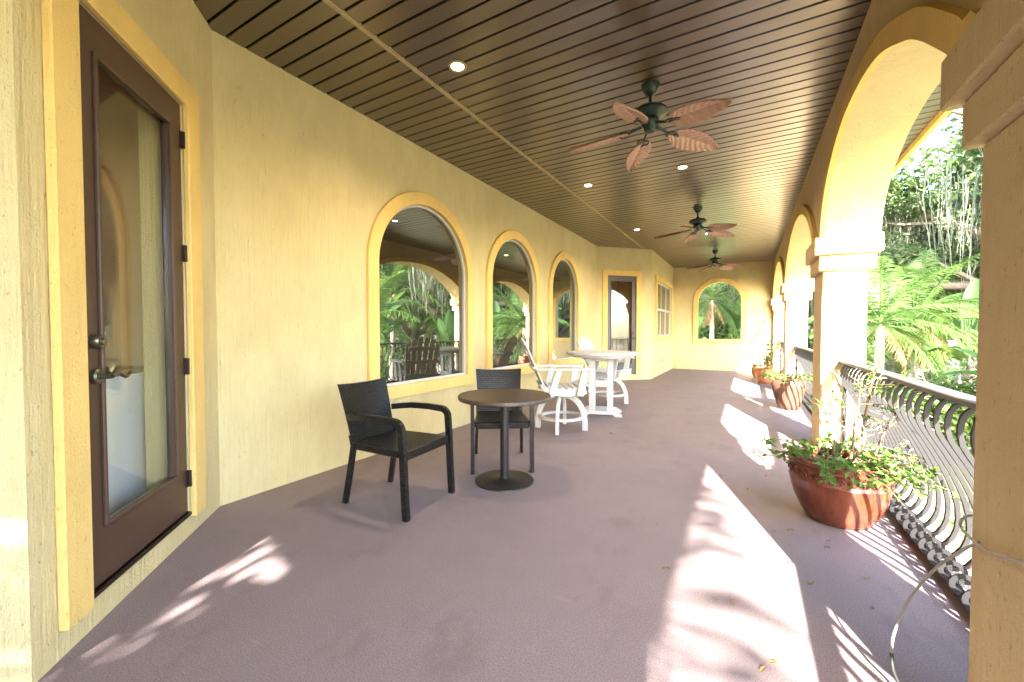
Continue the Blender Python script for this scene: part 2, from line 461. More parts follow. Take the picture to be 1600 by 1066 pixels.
wall(FR_bay, rect(Y0-.2, YD, 0, WT), [], 'cream stucco wall beside the brown glazed door')
FWN = (-1.415, -.19, .985, 2.78)
wall(FR_far, rect(XB, .99, 0, WT), [archloop(*FWN)], 'cream stucco end wall with an open arch onto the garden')
EWN = (-1.415, -.19, .01, 2.78)  # unseen arch, opening carried down to the floor to let in more bounce light
wall(FR_end, rect(XB, .99, 0, WT), [archloop(*EWN)], 'cream stucco end wall beyond the brown door')

def arched_window(fr, W_, label, glazed=True, tw=.13, grid=None):
    a0,a1,b0,b1 = W_
    mb = MB(); mb.plate(fr, archloop(a0,a1,b0,b1,36,tw), [archloop(a0,a1,b0,b1,36,-.004)], .001, .04)
    win = obj('window', mb, M['trim'], house, smooth=30, bevel=.006); win['label'] = label
    if glazed:
        mb = MB(); mb.plate(fr, archloop(a0,a1,b0,b1,36,-.002), [archloop(a0,a1,b0,b1,36,-.030)], -.055, -.012)
        obj('frame', mb, M['white'], win, smooth=30)
        mb = MB(); mb.plate(fr, archloop(a0,a1,b0,b1,36,-.0295), [], -.05, -.04)
        obj('pane', mb, M['mirror'], win)
    return win
wl = ['arched window with gold trim beside the splayed wall of the brown door', 'arched window with gold trim between two other arched windows', 'arched window with gold trim beside the splayed wall of the grey door']
for W_, l in zip(WINS, wl): arched_window(FR_main, W_, l)
arched_window(FR_far, FWN, 'open arched window with gold trim looking onto garden foliage', False)

# gridded double-hung window
mb = MB(); mb.plate(FR_bay, rect(BW[0]-.13, BW[1]+.13, BW[2]-.13, BW[3]+.13), [rect(BW[0]+.004, BW[1]-.004, BW[2]+.004, BW[3]-.004)], .001, .04)
gw = obj('window', mb, M['trim'], house, bevel=.006); gw['label'] = 'white gridded sash window with gold trim on the short wall'
mid = (BW[2]+BW[3])/2
cols_ = [BW[0]+.05+i*(BW[1]-BW[0]-.1)/3 for i in range(4)]
for (z0, z1, nn) in ((mid-.02, BW[3], -.03), (BW[2], mid+.02, -.045)):
    mb = MB()
    holes = [rect(cols_[i]+.022, cols_[i+1]-.022, z0+.05, z1-.05) for i in range(3)]
    mb.plate(FR_bay, rect(BW[0]-.001, BW[1]+.001, z0, z1), holes, nn-.03, nn+.012)
    sash = obj('sash', mb, M['white'], gw)
    for i in range(3):
        mb = MB(); mb.plate(FR_bay, rect(cols_[i]+.02, cols_[i+1]-.02, z0+.048, z1-.048), [], nn-.02, nn-.012)
        obj('pane', mb, M['mirror'], sash)

# doors
def door(fr, D, glassrect, mats, label, hinge_side, lever_a, trimw=.14):
    O,U,V,N = fr; a0,a1,b0,b1 = D
    mb = MB(); mb.plate(fr, rect(a0, a1, b0, b1), [rect(*glassrect)], -.055, -.01)
    d = obj('door', mb, M[mats], house, bevel=.004); d['label'] = label
    # gold surround: two legs and a head, open at the bottom
    mb = MB(); mb.plate(fr, [(a0-trimw,.11),(a0+.003,.11),(a0+.003,b1-.003),(a1-.003,b1-.003),(a1-.003,.11),(a1+trimw,.11),(a1+trimw,b1+trimw),(a0-trimw,b1+trimw)], [], .001, .034)
    obj('surround', mb, M['trim'], d, bevel=.006)
    mb = MB(); g0,g1,h0,h1 = glassrect
    mb.plate(fr, rect(g0-.012, g1+.012, h0-.012, h1+.012), [rect(g0+.008, g1-.008, h0+.008, h1-.008)], -.012, .004)
    obj('glazing_bead', mb, M[mats], d, bevel=.004)
    mb = MB(); mb.plate(fr, rect(g0+.001, g1-.001, h0+.001, h1-.001), [], -.04, -.03)
    obj('glass', mb, M['glass'], d)
    mb = MB(); mb.plate(fr, rect(a0, a1, b0-.018, b0), [], -.09, .012)
    obj('threshold', mb, M['hinge'], d)
    for hz in (.35, 1.035, 1.715, 2.39):
        mb = MB(); s_ = a0 if hinge_side < 0 else a1
        P = O+U*(s_)+N*.0; mb.tube([P+N*.004+Z*(hz-.05), P+N*.004+Z*(hz+.05)], .011, 8)
        mb.plate(fr, rect(s_-.02, s_+.02, hz-.05, hz+.05), [], -.008, -.002)
        obj('hinge', mb, M['hinge'], d, smooth=40)
    # deadbolt, rose, lever
    P = O+U*lever_a
    def disc(z, r, n0, n1, nm, nmat):
        b_ = MB(); c0 = P+Z*z+N*n0; c1 = P+Z*z+N*n1
        b_.tube([c0, c0.lerp(c1, .7), c1], [r, r, r*.8], 18); return obj(nm, b_, nmat, d, smooth=35)
    k = disc(1.205, .033, -.01, .022, 'deadbolt', M['bronze'])
    b_ = MB(); b_.tube([P+Z*1.205+N*.02, P+Z*1.205+N*.032], [.017, .015], 14); obj('lock_cylinder', b_, M['bronze'], k, smooth=35)
    k = disc(1.055, .034, -.01, .014, 'rose', M['bronze'])
    dr = -1 if lever_a > (a0+a1)/2 else 1
    b_ = MB(); b_.tube([P+Z*1.055+N*.01, P+Z*1.055+N*.05], .012, 10)
    pts = []; rr = []
    for i in range(13):
        q = i/12; pts.append(P+Z*(1.055+.012*math.sin(q*PI*2.1))+N*(.05+.004*math.sin(q*PI))+U*(dr*(.002+.125*q))); rr.append(.0115-.005*q)
    b_.tube(pts, rr, 8); obj('lever', b_, M['bronze'], d, smooth=40)
    return d
door(FR_door, DO, (.545, 1.135, .40, 2.435), 'door', 'dark brown door with full-length glass pane and bronze lever', -1, 1.175)
door(FR_jog, JO, (.385, .97, .41, 2.50), 'doorfar', 'grey door with full-length glass pane beyond the white bar table', -1, 1.03, .135)
# the shallow rooms seen through the door glass
def room(fr, a0, a1, depth, name, panel):
    O,U,V,N = fr; mb = MB()
    c = [O+U*a+Z*z+N*n for n in (-.225, -.225-depth) for a, z in ((a0,0),(a1,0),(a1,2.9),(a0,2.9))]
    mb.add(c, [(4,5,6,7),(0,1,5,4),(1,2,6,5),(2,3,7,6),(3,0,4,7)])
    rm = obj(name, mb, M['lining'], house, recalc=False)
    if panel:
        mb = MB(); mb.plate(fr, rect(.25, 1.45, .02, 1.0), [], -.30, -.26)
        obj('cabinet', mb, M['panel'], rm, bevel=.006)
        mb = MB(); mb.plate(fr, rect(.25, 1.45, 1.0, 1.03), [], -.50, -.25)
        obj('cabinet_top', mb, M['wood'], rm, bevel=.006)
room(FR_door, .2, 1.5, .6, 'room', True)
room(FR_jog, .15, 1.3, 1.1, 'room', False)

# ------------------------------------------------------------------ ceiling
cb_ = MB(); cb_.box(-3.6, .64, Y0-.2, Y1+.2, ZC+.016, ZC+.05)
ceil_ = obj('ceiling', cb_, M['void'], house); ceil_['label'] = 'dark brown plank ceiling with a pale lengthwise seam'
SP = .1336
XS = -2.33
k0 = math.floor((Y0-.1-1.405)/SP); k1 = math.ceil((Y1+.1-1.405)/SP)
def plankmesh(x0, x1):
    mb = MB(); mb.box(x0, x1, 0.0085, SP-.0085, 0, .015); return mesh_of('plank', mb, M['plank'], bevel=.003)
pl_l = plankmesh(-3.5, XS-.012); pl_r = plankmesh(XS+.012, .66)
for k in range(k0, k1):
    for me in (pl_l, pl_r):
        dz = random.uniform(0, .0015); y = 1.405+k*SP+(0.004 if me is pl_l else 0)
        obj('plank', me, None, ceil_, loc=(0, y, ZC+dz))
mb = MB(); mb.box(XS-.02, XS+.02, Y0, YJ+.05, ZC-.005, ZC+.012)
mb.box(XS-.004, XS+.004, Y0, YJ+.04, ZC-.009, ZC-.0045)
obj('seam_strip', mb, M['seam'], ceil_)
# roof, outer soffit and fascia
mb = MB(); mb.box(-7.0, 1.60, Y0-1.0, Y1+1.0, ZC+.06, ZC+.30)
obj('roof', mb, M['roof'], house)
sfb = MB(); sfb.box(1.075, 1.552, Y0-1, Y1+1, ZC+.016, ZC+.055)
sof = obj('soffit', sfb, M['void'], house); sof['label'] = 'narrow plank soffit outside the arches'
pl_o = plankmesh(1.07, 1.549)
for k in range(math.floor((0-1.405)/SP), math.floor((12-1.405)/SP)):
    obj('plank', pl_o, None, sof, loc=(0, 1.405+k*SP, ZC))
mb = MB(); mb.box(1.55, 1.60, Y0-1, Y1+1, ZC-.061, ZC+.058)
obj('fascia', mb, M['trim'], house)

# ------------------------------------------------------------------ arcade
XI, XO = .65, .99
ZS = 2.17
ARCH = [(-2.6, 1.42, .76), (1.90, 5.126, .73), (5.734, 9.664, .77), (10.27, 14.18, .77)]
NEAR = [(1.90,2.17),(2.02,2.19),(2.10,2.26),(2.20,2.34),(2.35,2.455),(2.50,2.555),(2.66,2.635),(2.88,2.735),(3.10,2.81),(3.40,2.868),(3.70,2.893),(3.95,2.893),(4.20,2.862),(4.45,2.80),(4.72,2.68),(4.88,2.575),(5.0,2.46),(5.085,2.33),(5.126,2.17)]
def catmull(P, n=4):
    P = [Vector((a, b)) for a, b in P]; out = []
    for i in range(len(P)-1):
        p0, p1, p2, p3 = P[max(i-1,0)], P[i], P[i+1], P[min(i+2,len(P)-1)]
        for k in range(n):
            q = k/n; v_ = .5*((2*p1)+(-p0+p2)*q+(2*p0-5*p1+4*p2-p3)*q*q+(-p0+3*p1-3*p2+p3)*q**3); out.append((v_.x, v_.y))
    return out+[tuple(P[-1])]
def arc_pts(y0, y1, rise, n=36, grow=0.0):
    c = (y0+y1)/2; h = (y1-y0)/2; out = []
    rr = (h*h+rise*rise)/(2*rise)
    for i in range(n+1):
        y = c-h*math.cos(PI*i/n); dy = y-c
        el = rise*math.sqrt(max(0, 1-(dy/h)**2)); sg = math.sqrt(rr*rr-dy*dy)-(rr-rise)
        out.append((y, ZS+.55*el+.45*sg))
    if abs(y0-1.90) < 1e-6: out = catmull(NEAR); n = len(out)-1
    if grow:
        o2 = []
        for i, (y, z) in enumerate(out):
            a = out[max(i-1, 0)]; b = out[min(i+1, n)]
            tx, tz = b[0]-a[0], b[1]-a[1]; L = math.hypot(tx, tz) or 1
            o2.append((y-tz/L*grow, z+tx/L*grow))
        o2[0] = (y0-grow, ZS); o2[-1] = (y1+grow, ZS)
        out = o2
    return out
FR_arc = (Vector((XI, 0, 0)), Vector((0,1,0)), Z, Vector((-1,0,0)))
low = [(Y0-.2, ZS)]
for a in ARCH: low += arc_pts(*a)
low += [(Y1+.2, ZS)]
mb = MB(); mb.plate(FR_arc, low+[(Y1+.2, WT), (Y0-.2, WT)], [], XI-1.08, 0)
aw = obj('arch_wall', mb, M['pier'], house, smooth=25); aw['label'] = 'stucco arcade wall of wide flattened arches along the balcony'
for a in ARCH:
    i_ = arc_pts(*a, grow=-.003); e_ = arc_pts(*a, grow=.115)
    mb = MB(); mb.plate(FR_arc, i_+list(reversed(e_)), [], .001, .04)
    obj('arch_trim', mb, M['trim'], aw, smooth=25, bevel=.005)
PIERS = [(Y0-.2, -2.6), (1.42, 1.90), (5.126, 5.734), (9.664, 10.27), (14.18, Y1+.02)]
for i, (a, b) in enumerate(PIERS):
    mb = MB(); mb.box(XI-.01, XO, a, b, 0, 1.85)
    pr = obj('pier', mb, M['pier'], house, bevel=.012)
    for (z0, z1, e) in ((1.845, 2.0, .036), (2.0, 2.175, .078)):
        mb = MB(); mb.box(XI-.01-e, XO+e+.02, a-e, min(b+e, Y1-.003), z0, z1)
        obj('capital_band', mb, M['pier'], pr, bevel=.008)
# curb strip along the edge of the slab and the storey below
mb = MB(); mb.box(.872, 1.028, Y0, Y1, .0005, .028)
obj('curb', mb, M['concrete'], house, bevel=.01)
mb = MB(); mb.box(-3.5, .99, Y0-.15, Y1+.15, GZ-.1, -.162)
obj('lower_storey', mb, M['stucco'], house)

# wall outlets and a switch box
def wallplate(fr, a, z, lab):
    mb = MB(); mb.plate(fr, rect(a-.035, a+.035, z-.06, z+.06), [], .001, .012)
    o = obj('outlet', mb, M['bronze'], house, bevel=.004); o['label'] = lab
wallplate(FR_bay, 12.5, .38, 'dark outlet cover low on the short wall')
wallplate(FR_main, 8.9, .42, 'dark outlet cover low on the long wall')

# ------------------------------------------------------------------ railings
XR = .83
def bez(p0, p1, p2, p3, n):
    out = []
    for i in range(n+1):
        t_ = i/n; s_ = 1-t_
        out.append(tuple(s_**3*p0[k]+3*s_*s_*t_*p1[k]+3*s_*t_*t_*p2[k]+t_**3*p3[k] for k in range(2)))
    return out
# belly baluster profile in the x-z plane, x outward from the rail
prof = bez((.030, .925), (-.035, .93), (-.06, .80), (-.01, .72), 7)[:-1] + bez((-.01, .72), (.07, .58), (.12, .48), (.155, .36), 5)[:-1] + bez((.155, .36), (.20, .19), (.16, .045), (.055, .050), 7)
prof = [(x, z) for x, z in prof]
mbal = MB(); mbal.sweep([(x, 0, z) for x, z in prof], [(-.0095,-.0095),(.0095,-.0095),(.0095,.0095),(-.0095,.0095)], up=(0,1,0))
me_bal = mesh_of('baluster', mbal, M['iron'], smooth=35)
msc = MB(); msc.sweep([(.035+.043*math.cos(a), 0, .092+.043*math.sin(a)) for a in [2*PI*i/18 for i in range(18)]], [(-.011,-.005),(.011,-.005),(.011,.005),(-.011,.005)], up=(0,1,0), closed=True)
me_scr = mesh_of('scroll', msc, M['iron'], smooth=40)
mcol = MB(); mcol.box(-.012, .012, -.012, .012, -.012, .012)
me_clip = mesh_of('clip', mcol, M['iron'], bevel=.003)
def railing(y0, y1, label):
    r_ = thing('railing', label, 'railing', (XR, (y0+y1)/2, 0), 0, 'belly railings between the arcade piers')
    L = y1-y0; h = L/2
    mb = MB(); mb.box(-.045, .045, -h+.004, h-.004, .938, .962); mb.box(-.022, .022, -h+.004, h-.004, .924, .9385)
    obj('top_rail', mb, M['rail'], r_, bevel=.005)
    mb = MB(); mb.box(.012, .06, -h+.004, h-.004, .029, .044)
    obj('bottom_rail', mb, M['iron'], r_, bevel=.003)
    for s_ in (-1, 1):
        mb = MB(); mb.box(-.012, .012, s_*(h-.03)-.012, s_*(h-.03)+.012, .0285, .93)
        obj('end_post', mb, M['iron'], r_, bevel=.003)
    n = int(round((L-.12)/.130))
    for i in range(n+1):
        y = -h+.06+(L-.12)*i/n
        b_ = obj('baluster', me_bal, None, r_, loc=(0, y, random.uniform(-.002, .002)))
        obj('scroll', me_scr, None, b_)
    return r_
railing(1.90, 5.126, 'grey iron belly railing behind the wide red-brown pot')
railing(5.734, 9.664, 'grey iron belly railing behind the tall umber pot')
railing(10.27, 14.18, 'grey iron belly railing beside the terracotta pots')
railing(-2.6, 1.42, 'grey iron belly railing opposite the brown glazed door')

# ------------------------------------------------------------------ recessed lights
def downlight(x, y, label):
    d = thing('ceiling_light', label, 'ceiling light', (x, y, ZC), 0, 'recessed lights in the plank ceiling')
    mb = MB(); mb.lathe([(.050, .006), (.050, -.004), (.060, -.008), (.072, -.006), (.074, .0)], 28, cap=False)
    obj('trim_ring', mb, M['seam'], d, smooth=40)
    mb = MB(); mb.lathe([(.0495, -.003), (.03, -.0045), (.001, -.005)], 28, cap=False)
    obj('lens', mb, M['lamp'], d)
    ld = bpy.data.lights.new('downlight', 'SPOT'); ld.energy = 9.0; ld.color = (1.0, .78, .5); ld.spot_size = R(150); ld.spot_blend = 1.0; ld.shadow_soft_size = .05
    lo = bpy.data.objects.new('bulb', ld); col.objects.link(lo); lo.parent = d; lo.location = (0, 0, -.03)
downlight(-2.01, 2.62, 'lit recessed ceiling light by the seam, above the wicker chairs')
downlight(-2.01, 5.66, 'lit recessed ceiling light by the seam, above the white bar table')
downlight(-2.01, 8.62, 'lit recessed ceiling light by the seam, before the grey door')
downlight(-.75, 5.64, 'lit recessed ceiling light on the arcade side between two fans')
downlight(-.77, 9.72, 'lit recessed ceiling light beyond the middle fan')

# ------------------------------------------------------------------ ceiling fans
def blade_mesh():
    mb = MB(); nl, nw = 60, 12; L = .52
    def hw(t_): return .112*(math.sin(PI*min(1, max(0, t_))**.80)**.75)*(1-.12*t_)+.004
    rows = []
    for side in (1, -1):
        for i in range(nl+1):
            t_ = i/nl
            for j in range(nw+1):
                s_ = -1+2*j/nw
                ph = (t_*10-abs(s_)*1.7) % 1.0
                rid = (.016*(1-abs(2*ph-1))*min(1, abs(s_)*4) - (.004 if abs(s_) < .05 else 0))*min(1, (1-abs(s_))*5+.15)
                edge = hw(t_)*(1+.018*math.sin(t_*11*2*PI))
                z = -.02*(s_*s_) + (side*.004) - (rid if side < 0 else -rid*.3)
                mb.v.append((.185+t_*L, s_*edge, z))
    W_ = nw+1; B = (nl+1)*W_
    for i in range(nl):
        for j in range(nw):
            a = i*W_+j; mb.f.append((a, a+W_, a+W_+1, a+1)); b = a+B; mb.f.append((b, b+1, b+W_+1, b+W_))
    for i in range(nl):
        for j in (0, nw):
            a = i*W_+j; mb.f.append((a, a+B, a+W_+B, a+W_))
    for j in range(nw):
        for i in (0, nl):
            a = i*W_+j; mb.f.append((a, a+1, a+1+B, a+B))
    mb.xf(Matrix.Rotation(R(-17), 4, 'X'))
    return mesh_of('blade', mb, M['blade'], smooth=50)
def iron_mesh():
    mb = MB(); mb.tube([(.07, 0, .01), (.12, 0, .0), (.17, 0, -.012), (.20, 0, -.014)], [.014, .011, .010, .008], 8)
    for s_ in (-1, 1):
        mb.tube([(.215+.036*math.cos(a), s_*.027+.022*math.sin(a), -.017+s_*.004) for a in [2*PI*i/14 for i in range(14)]], .006, 6, closed=True)
    mb.tube([(.255+.03*math.cos(a), .018*math.sin(a), -.016) for a in [2*PI*i/12 for i in range(12)]], .005, 6, closed=True)
    return mesh_of('blade_iron', mb, M['fanmetal'], smooth=50)
me_blade, me_iron = blade_mesh(), iron_mesh()
def fan(x, y, off, label):
    f_ = thing('ceiling_fan', label, 'ceiling fan', (x, y, ZC), 0, 'leaf bladed fans along the ceiling')
    mb = MB(); mb.lathe([(.02, -.085), (.035, -.08), (.055, -.05), (.072, -.018), (.075, 0), (.05, .0)], 24)
    obj('canopy', mb, M['fanmetal'], f_, smooth=40)
    mb = MB(); mb.tube([(0,0,-.08), (0,0,-.20)], .013, 12); mb.lathe([(.013,-.15), (.03,-.165), (.04,-.185), (.02,-.19)], 18)
    obj('downrod', mb, M['fanmetal'], f_, smooth=40)
    mb = MB(); mb.lathe([(.03,-.185), (.085,-.192), (.125,-.205), (.14,-.222), (.14,-.238), (.12,-.255), (.09,-.268), (.07,-.285), (.03,-.29)], 32)
    obj('motor', mb, M['fanmetal'], f_, smooth=40)
    mb = MB(); mb.lathe([(.05,-.28), (.075,-.30), (.07,-.33), (.052,-.35), (.05,-.375), (.04,-.392), (.012,-.40), (.001,-.401)], 24)
    obj('hub', mb, M['fanmetal'], f_, smooth=40)
    for k in range(5):
        b_ = obj('blade', me_blade, None, f_, loc=(0, 0, -.345)); b_.rotation_euler = (0, R(7), R(off+72*k))
        obj('blade_iron', me_iron, None, b_, loc=(0, 0, .004))
fan(-.745, 3.64, -26.2, 'leaf bladed brown ceiling fan closest to the wicker chairs')
fan(-.765, 7.62, -32, 'leaf bladed brown ceiling fan in the middle of the row')
fan(-.77, 11.9, -16, 'leaf bladed brown ceiling fan before the end wall')

# ------------------------------------------------------------------ wicker chairs (front = +x)
def wicker_chair(loc, rz, label):
    c_ = thing('wicker_chair', label, 'chair', loc, rz, 'black wicker armchairs')
    sq = lambda a: [(-a,-a*.8),(a,-a*.8),(a,a*.8),(-a,a*.8)]
    # seat: padded woven panel
    mb = MB(); mb.plate((Vector((0,0,0)), Vector((1,0,0)), Vector((0,1,0)), Z), [(-.22,-.205),(.265,-.238),(.275,0),(.265,.238),(-.22,.205)], [], .405, .448)
    obj('seat', mb, M['wickflat'], c_, bevel=.010)
    mb = MB(); mb.beam((.262,-.235,.418), (.262,.235,.418), .03, .062); 
    obj('front_apron', mb, M['wick'], c_, bevel=.006)
    for s_ in (-1, 1):
        mb = MB(); mb.beam((-.22, s_*.212, .422), (.25, s_*.238, .422), .026, .05); obj('side_apron', mb, M['wick'], c_, bevel=.006)
    # back: curved woven panel leaning back
    mb = MB(); nx, nz = 12, 8
    for side in (0, 1):
        for i in range(nz+1):
            q = i/nz; z = .40+.46*q; xb = -.235-.115*q**1.2
            for j in range(nx+1):
                s_ = -1+2*j/nx; hw_ = .205+.028*q
                xx = xb-.022*(1-s_*s_)-side*.024
                mb.v.append((xx, s_*hw_, z-.012*q*(1-s_*s_)))
    W_ = nx+1; B = (nz+1)*W_
    for i in range(nz):
        for j in range(nx):
            a = i*W_+j; mb.f += [(a,a+1,a+W_+1,a+W_), (a+B,a+W_+B,a+W_+1+B,a+1+B)]
        for j in (0, nx): a = i*W_+j; mb.f.append((a, a+W_, a+W_+B, a+B))
    for j in range(nx):
        for i in (0, nz): a = i*W_+j; mb.f.append((a, a+1, a+1+B, a+B))
    obj('backrest', mb, M['wick'], c_, smooth=45)
    for s_ in (-1, 1):
        # front leg continuing into the arm as one bent bar
        pts = [(.285, s_*.262, 0), (.270, s_*.262, .25), (.262, s_*.262, .45), (.252, s_*.263, .585)]
        for i in range(1, 7):
            a = PI/2*i/6; pts.append((.252-.065*(1-math.cos(a)), s_*(.263+.003*i/6), .585+.060*math.sin(a)))
        pts += [(.06, s_*.268, .652), (-.10, s_*.262, .650), (-.22, s_*.245, .636), (-.275, s_*.225, .63)]
        mb = MB(); mb.sweep(pts, sq(.0215), up=(0,1,0)); obj('arm', mb, M['wick'], c_, smooth=40)
        mb = MB(); mb.sweep([(-.305, s_*.232, 0), (-.262, s_*.226, .22), (-.232, s_*.216, .42), (-.25, s_*.218, .50)], sq(.018), up=(0,1,0))
        obj('leg', mb, M['wick'], c_, smooth=40)
    return c_
wicker_chair((-2.235, 2.195, 0), R(4), 'black wicker armchair turned toward the round table, in front of the bare wall')
wicker_chair((-2.02, 3.28, 0), R(-55), 'black wicker armchair partly hidden behind the round table')

# ------------------------------------------------------------------ cafe table
t_ = thing('cafe_table', 'round dark wood cafe table on a black pedestal', 'table', (-1.745, 2.895, 0), R(20))
mb = MB(); mb.lathe([(.36,.683),(.378,.686),(.384,.692),(.384,.714),(.380,.720),(.05,.7212),(.001,.7212)], 64); obj('table_top', mb, M['wood'], t_, smooth=35)
mb = MB(); mb.lathe([(.036,.018),(.036,.66),(.11,.668),(.11,.684)], 24); obj('column', mb, M['black'], t_, smooth=40)
mb = MB(); mb.lathe([(.242,0),(.245,.004),(.243,.010),(.20,.014),(.06,.019),(.045,.026),(.001,.026)], 48); obj('base', mb, M['black'], t_, smooth=35)

# ------------------------------------------------------------------ white bar chairs (front = +x)
def bar_chair(loc, rz, base_rot, label):
    c_ = thing('bar_chair', label, 'chair', loc, rz, 'white slatted swivel bar chairs')
    mb = MB(); mb.lathe([(.10,.425),(.13,.43),(.13,.452),(.10,.456)], 24); obj('swivel_plate', mb, M['poly'], c_, smooth=35)
    sw = base_rot-rz
    for k in range(4):
        a = sw+k*PI/2; d = Vector((math.cos(a), math.sin(a), 0)); mb = MB()
        pts = []
        for i in range(13):
            q = i/12*PI/2; pts.append(d*(.06+.24*math.sin(q)) + Z*(.085+.345*math.cos(q)))
        mb.sweep(pts, [(-.019,-.034),(.019,-.034),(.019,.034),(-.019,.034)], up=d.cross(Z).cross(d).normalized() if False else (0,0,1))
        c0 = d*.30
        mb.beam(c0+Z*.0, c0+Z*.125, .04, .07, up=d)
        obj('leg', mb, M['poly'], c_, bevel=.004)
    mb = MB(); mb.sweep([(.262*math.cos(a), .262*math.sin(a), .165) for a in [2*PI*i/40 for i in range(40)]], [(-.022,-.016),(.022,-.016),(.022,.016),(-.022,.016)], closed=True)
    obj('footrest', mb, M['poly'], c_, smooth=35)
    # seat frame
    sc_ = lambda x: .545+.030*((x-.05)/.25)**2+(.012 if x > .2 else 0)
    for s_ in (-1, 1):
        mb = MB(); xs = [-.26, -.16, -.05, .06, .17, .27]
        mb.sweep([(x, s_*.215, sc_(x)-.055) for x in xs], [(-.016,-.045),(.016,-.045),(.016,.045),(-.016,.045)])
        obj('side_rail', mb, M['poly'], c_, bevel=.004)
    mb = MB(); mb.box(-.15, .15, -.2, .2, .455, .480); obj('seat_support', mb, M['poly'], c_, bevel=.004)
    for i in range(7):
        x = -.175+i*.077; mb = MB(); dz = sc_(x+.02)-sc_(x-.02)
        mb.beam((x, -.25, sc_(x)), (x, .25, sc_(x)), .062, .022, up=(-dz/.04, 0, 1)); obj('seat_slat', mb, M['poly'], c_, bevel=.004)
    mb = MB(); mb.beam((.30, -.25, .535), (.30, .25, .535), .022, .07); obj('front_slat', mb, M['poly'], c_, bevel=.004)
    # fan back
    ang = R(24); bd = Vector((-math.sin(ang), 0, math.cos(ang))); bo = Vector((-.20, 0, .47))
    for k in range(6):
        s_ = (k-2.5)/2.5; Ltop = .76-.10*s_*s_; mb = MB()
        y0_, y1_ = s_*.175, s_*.235; fan_ = (y1_-y0_)
        nrm = Vector((math.cos(ang), 0, math.sin(ang)))
        pr_ = []
        for (a_, l_) in ((-.028, 0), (.028, 0), (.036, Ltop-.035), (.024, Ltop-.008), (0, Ltop), (-.024, Ltop-.008), (-.036, Ltop-.035)):
            pr_.append((a_+y0_+fan_*l_/.75, l_))
        mb.plate((bo, Vector((0,1,0)), bd, nrm), pr_, [], -.010, .010); obj('back_slat', mb, M['poly'], c_, bevel=.003)
    for l_, hw_ in ((.12, .23), (.36, .25), (.58, .22)):
        p_ = bo+bd*l_-Vector((math.cos(ang),0,math.sin(ang)))*.026; mb = MB()
        mb.beam(p_+Vector((0,-hw_,0)), p_+Vector((0,hw_,0)), .026, .06, up=bd); obj('back_brace', mb, M['poly'], c_, bevel=.003)
    for s_ in (-1, 1):
        mb = MB(); mb.plate((Vector((0,0,0)), Vector((1,0,0)), Vector((0,1,0)), Z), [(-.36, s_*.235), (-.36, s_*.295), (.05, s_*.335), (.30, s_*.345), (.345, s_*.325), (.345, s_*.25), (.30, s_*.228), (.0, s_*.235)], [], .772, .797)
        obj('armrest', mb, M['poly'], c_, bevel=.005)
        mb = MB(); mb.beam((.185, s_*.250, .46), (.245, s_*.265, .773), .032, .085, up=(1,0,0)); obj('arm_post', mb, M['poly'], c_, bevel=.004)
        mb = MB(); mb.beam((-.17, s_*.250, .46), (-.07, s_*.265, .773), .032, .075, up=(1,0,0)); obj('arm_post', mb, M['poly'], c_, bevel=.004)
    return c_
bar_chair((-2.05, 4.80, 0), R(33), R(14), 'white slatted swivel bar chair with its back to the wicker chairs')
bar_chair((-2.08, 6.92, 0), R(-8), R(20), 'white slatted swivel bar chair between the bar table and the grey door')

# bar table
t_ = thing('bar_table', 'white round counter height table on an H-framed pedestal', 'table', (-1.90, 5.97, 0), R(16))
mb = MB(); mb.lathe([(.50,.893),(.525,.896),(.53,.902),(.53,.930),(.525,.936),(.05,.9365),(.001,.9365)], 56); obj('table_top', mb, M['poly'], t_, smooth=35)
mb = MB(); mb.lathe([(.44,.865),(.46,.865),(.46,.893),(.44,.893)], 40, cap=False); obj('apron', mb, M['poly'], t_, smooth=35)
for s_ in (-1, 1):
    y = s_*.17
    for q in (-1, 1):
        mb = MB(); mb.box(q*.13-.043, q*.13+.043, y-.02, y+.02, .085, .89); obj('post', mb, M['poly'], t_, bevel=.004)
    mb = MB(); mb.box(-.0865, .0865, y-.018, y+.018, .43, .53); obj('crossbar', mb, M['poly'], t_, bevel=.004)
    mb = MB(); mb.box(-.0865, .0865, y-.018, y+.018, .80, .888); obj('crossbar', mb, M['poly'], t_, bevel=.004)
    fr_ = (Vector((0, y, 0)), Vector((1,0,0)), Z, Vector((0,1,0)))
    mb = MB(); mb.plate(fr_, [(-.30,0),(-.20,0),(-.17,.03),(.17,.03),(.20,0),(.30,0),(.30,.03),(.22,.0845),(-.22,.0845),(-.30,.03)], [], -.022, .022); obj('foot', mb, M['poly'], t_, bevel=.004)
mb = MB(); mb.box(-.04, .04, -.149, .149, .45, .51); obj('stretcher', mb, M['poly'], t_, bevel=.004)

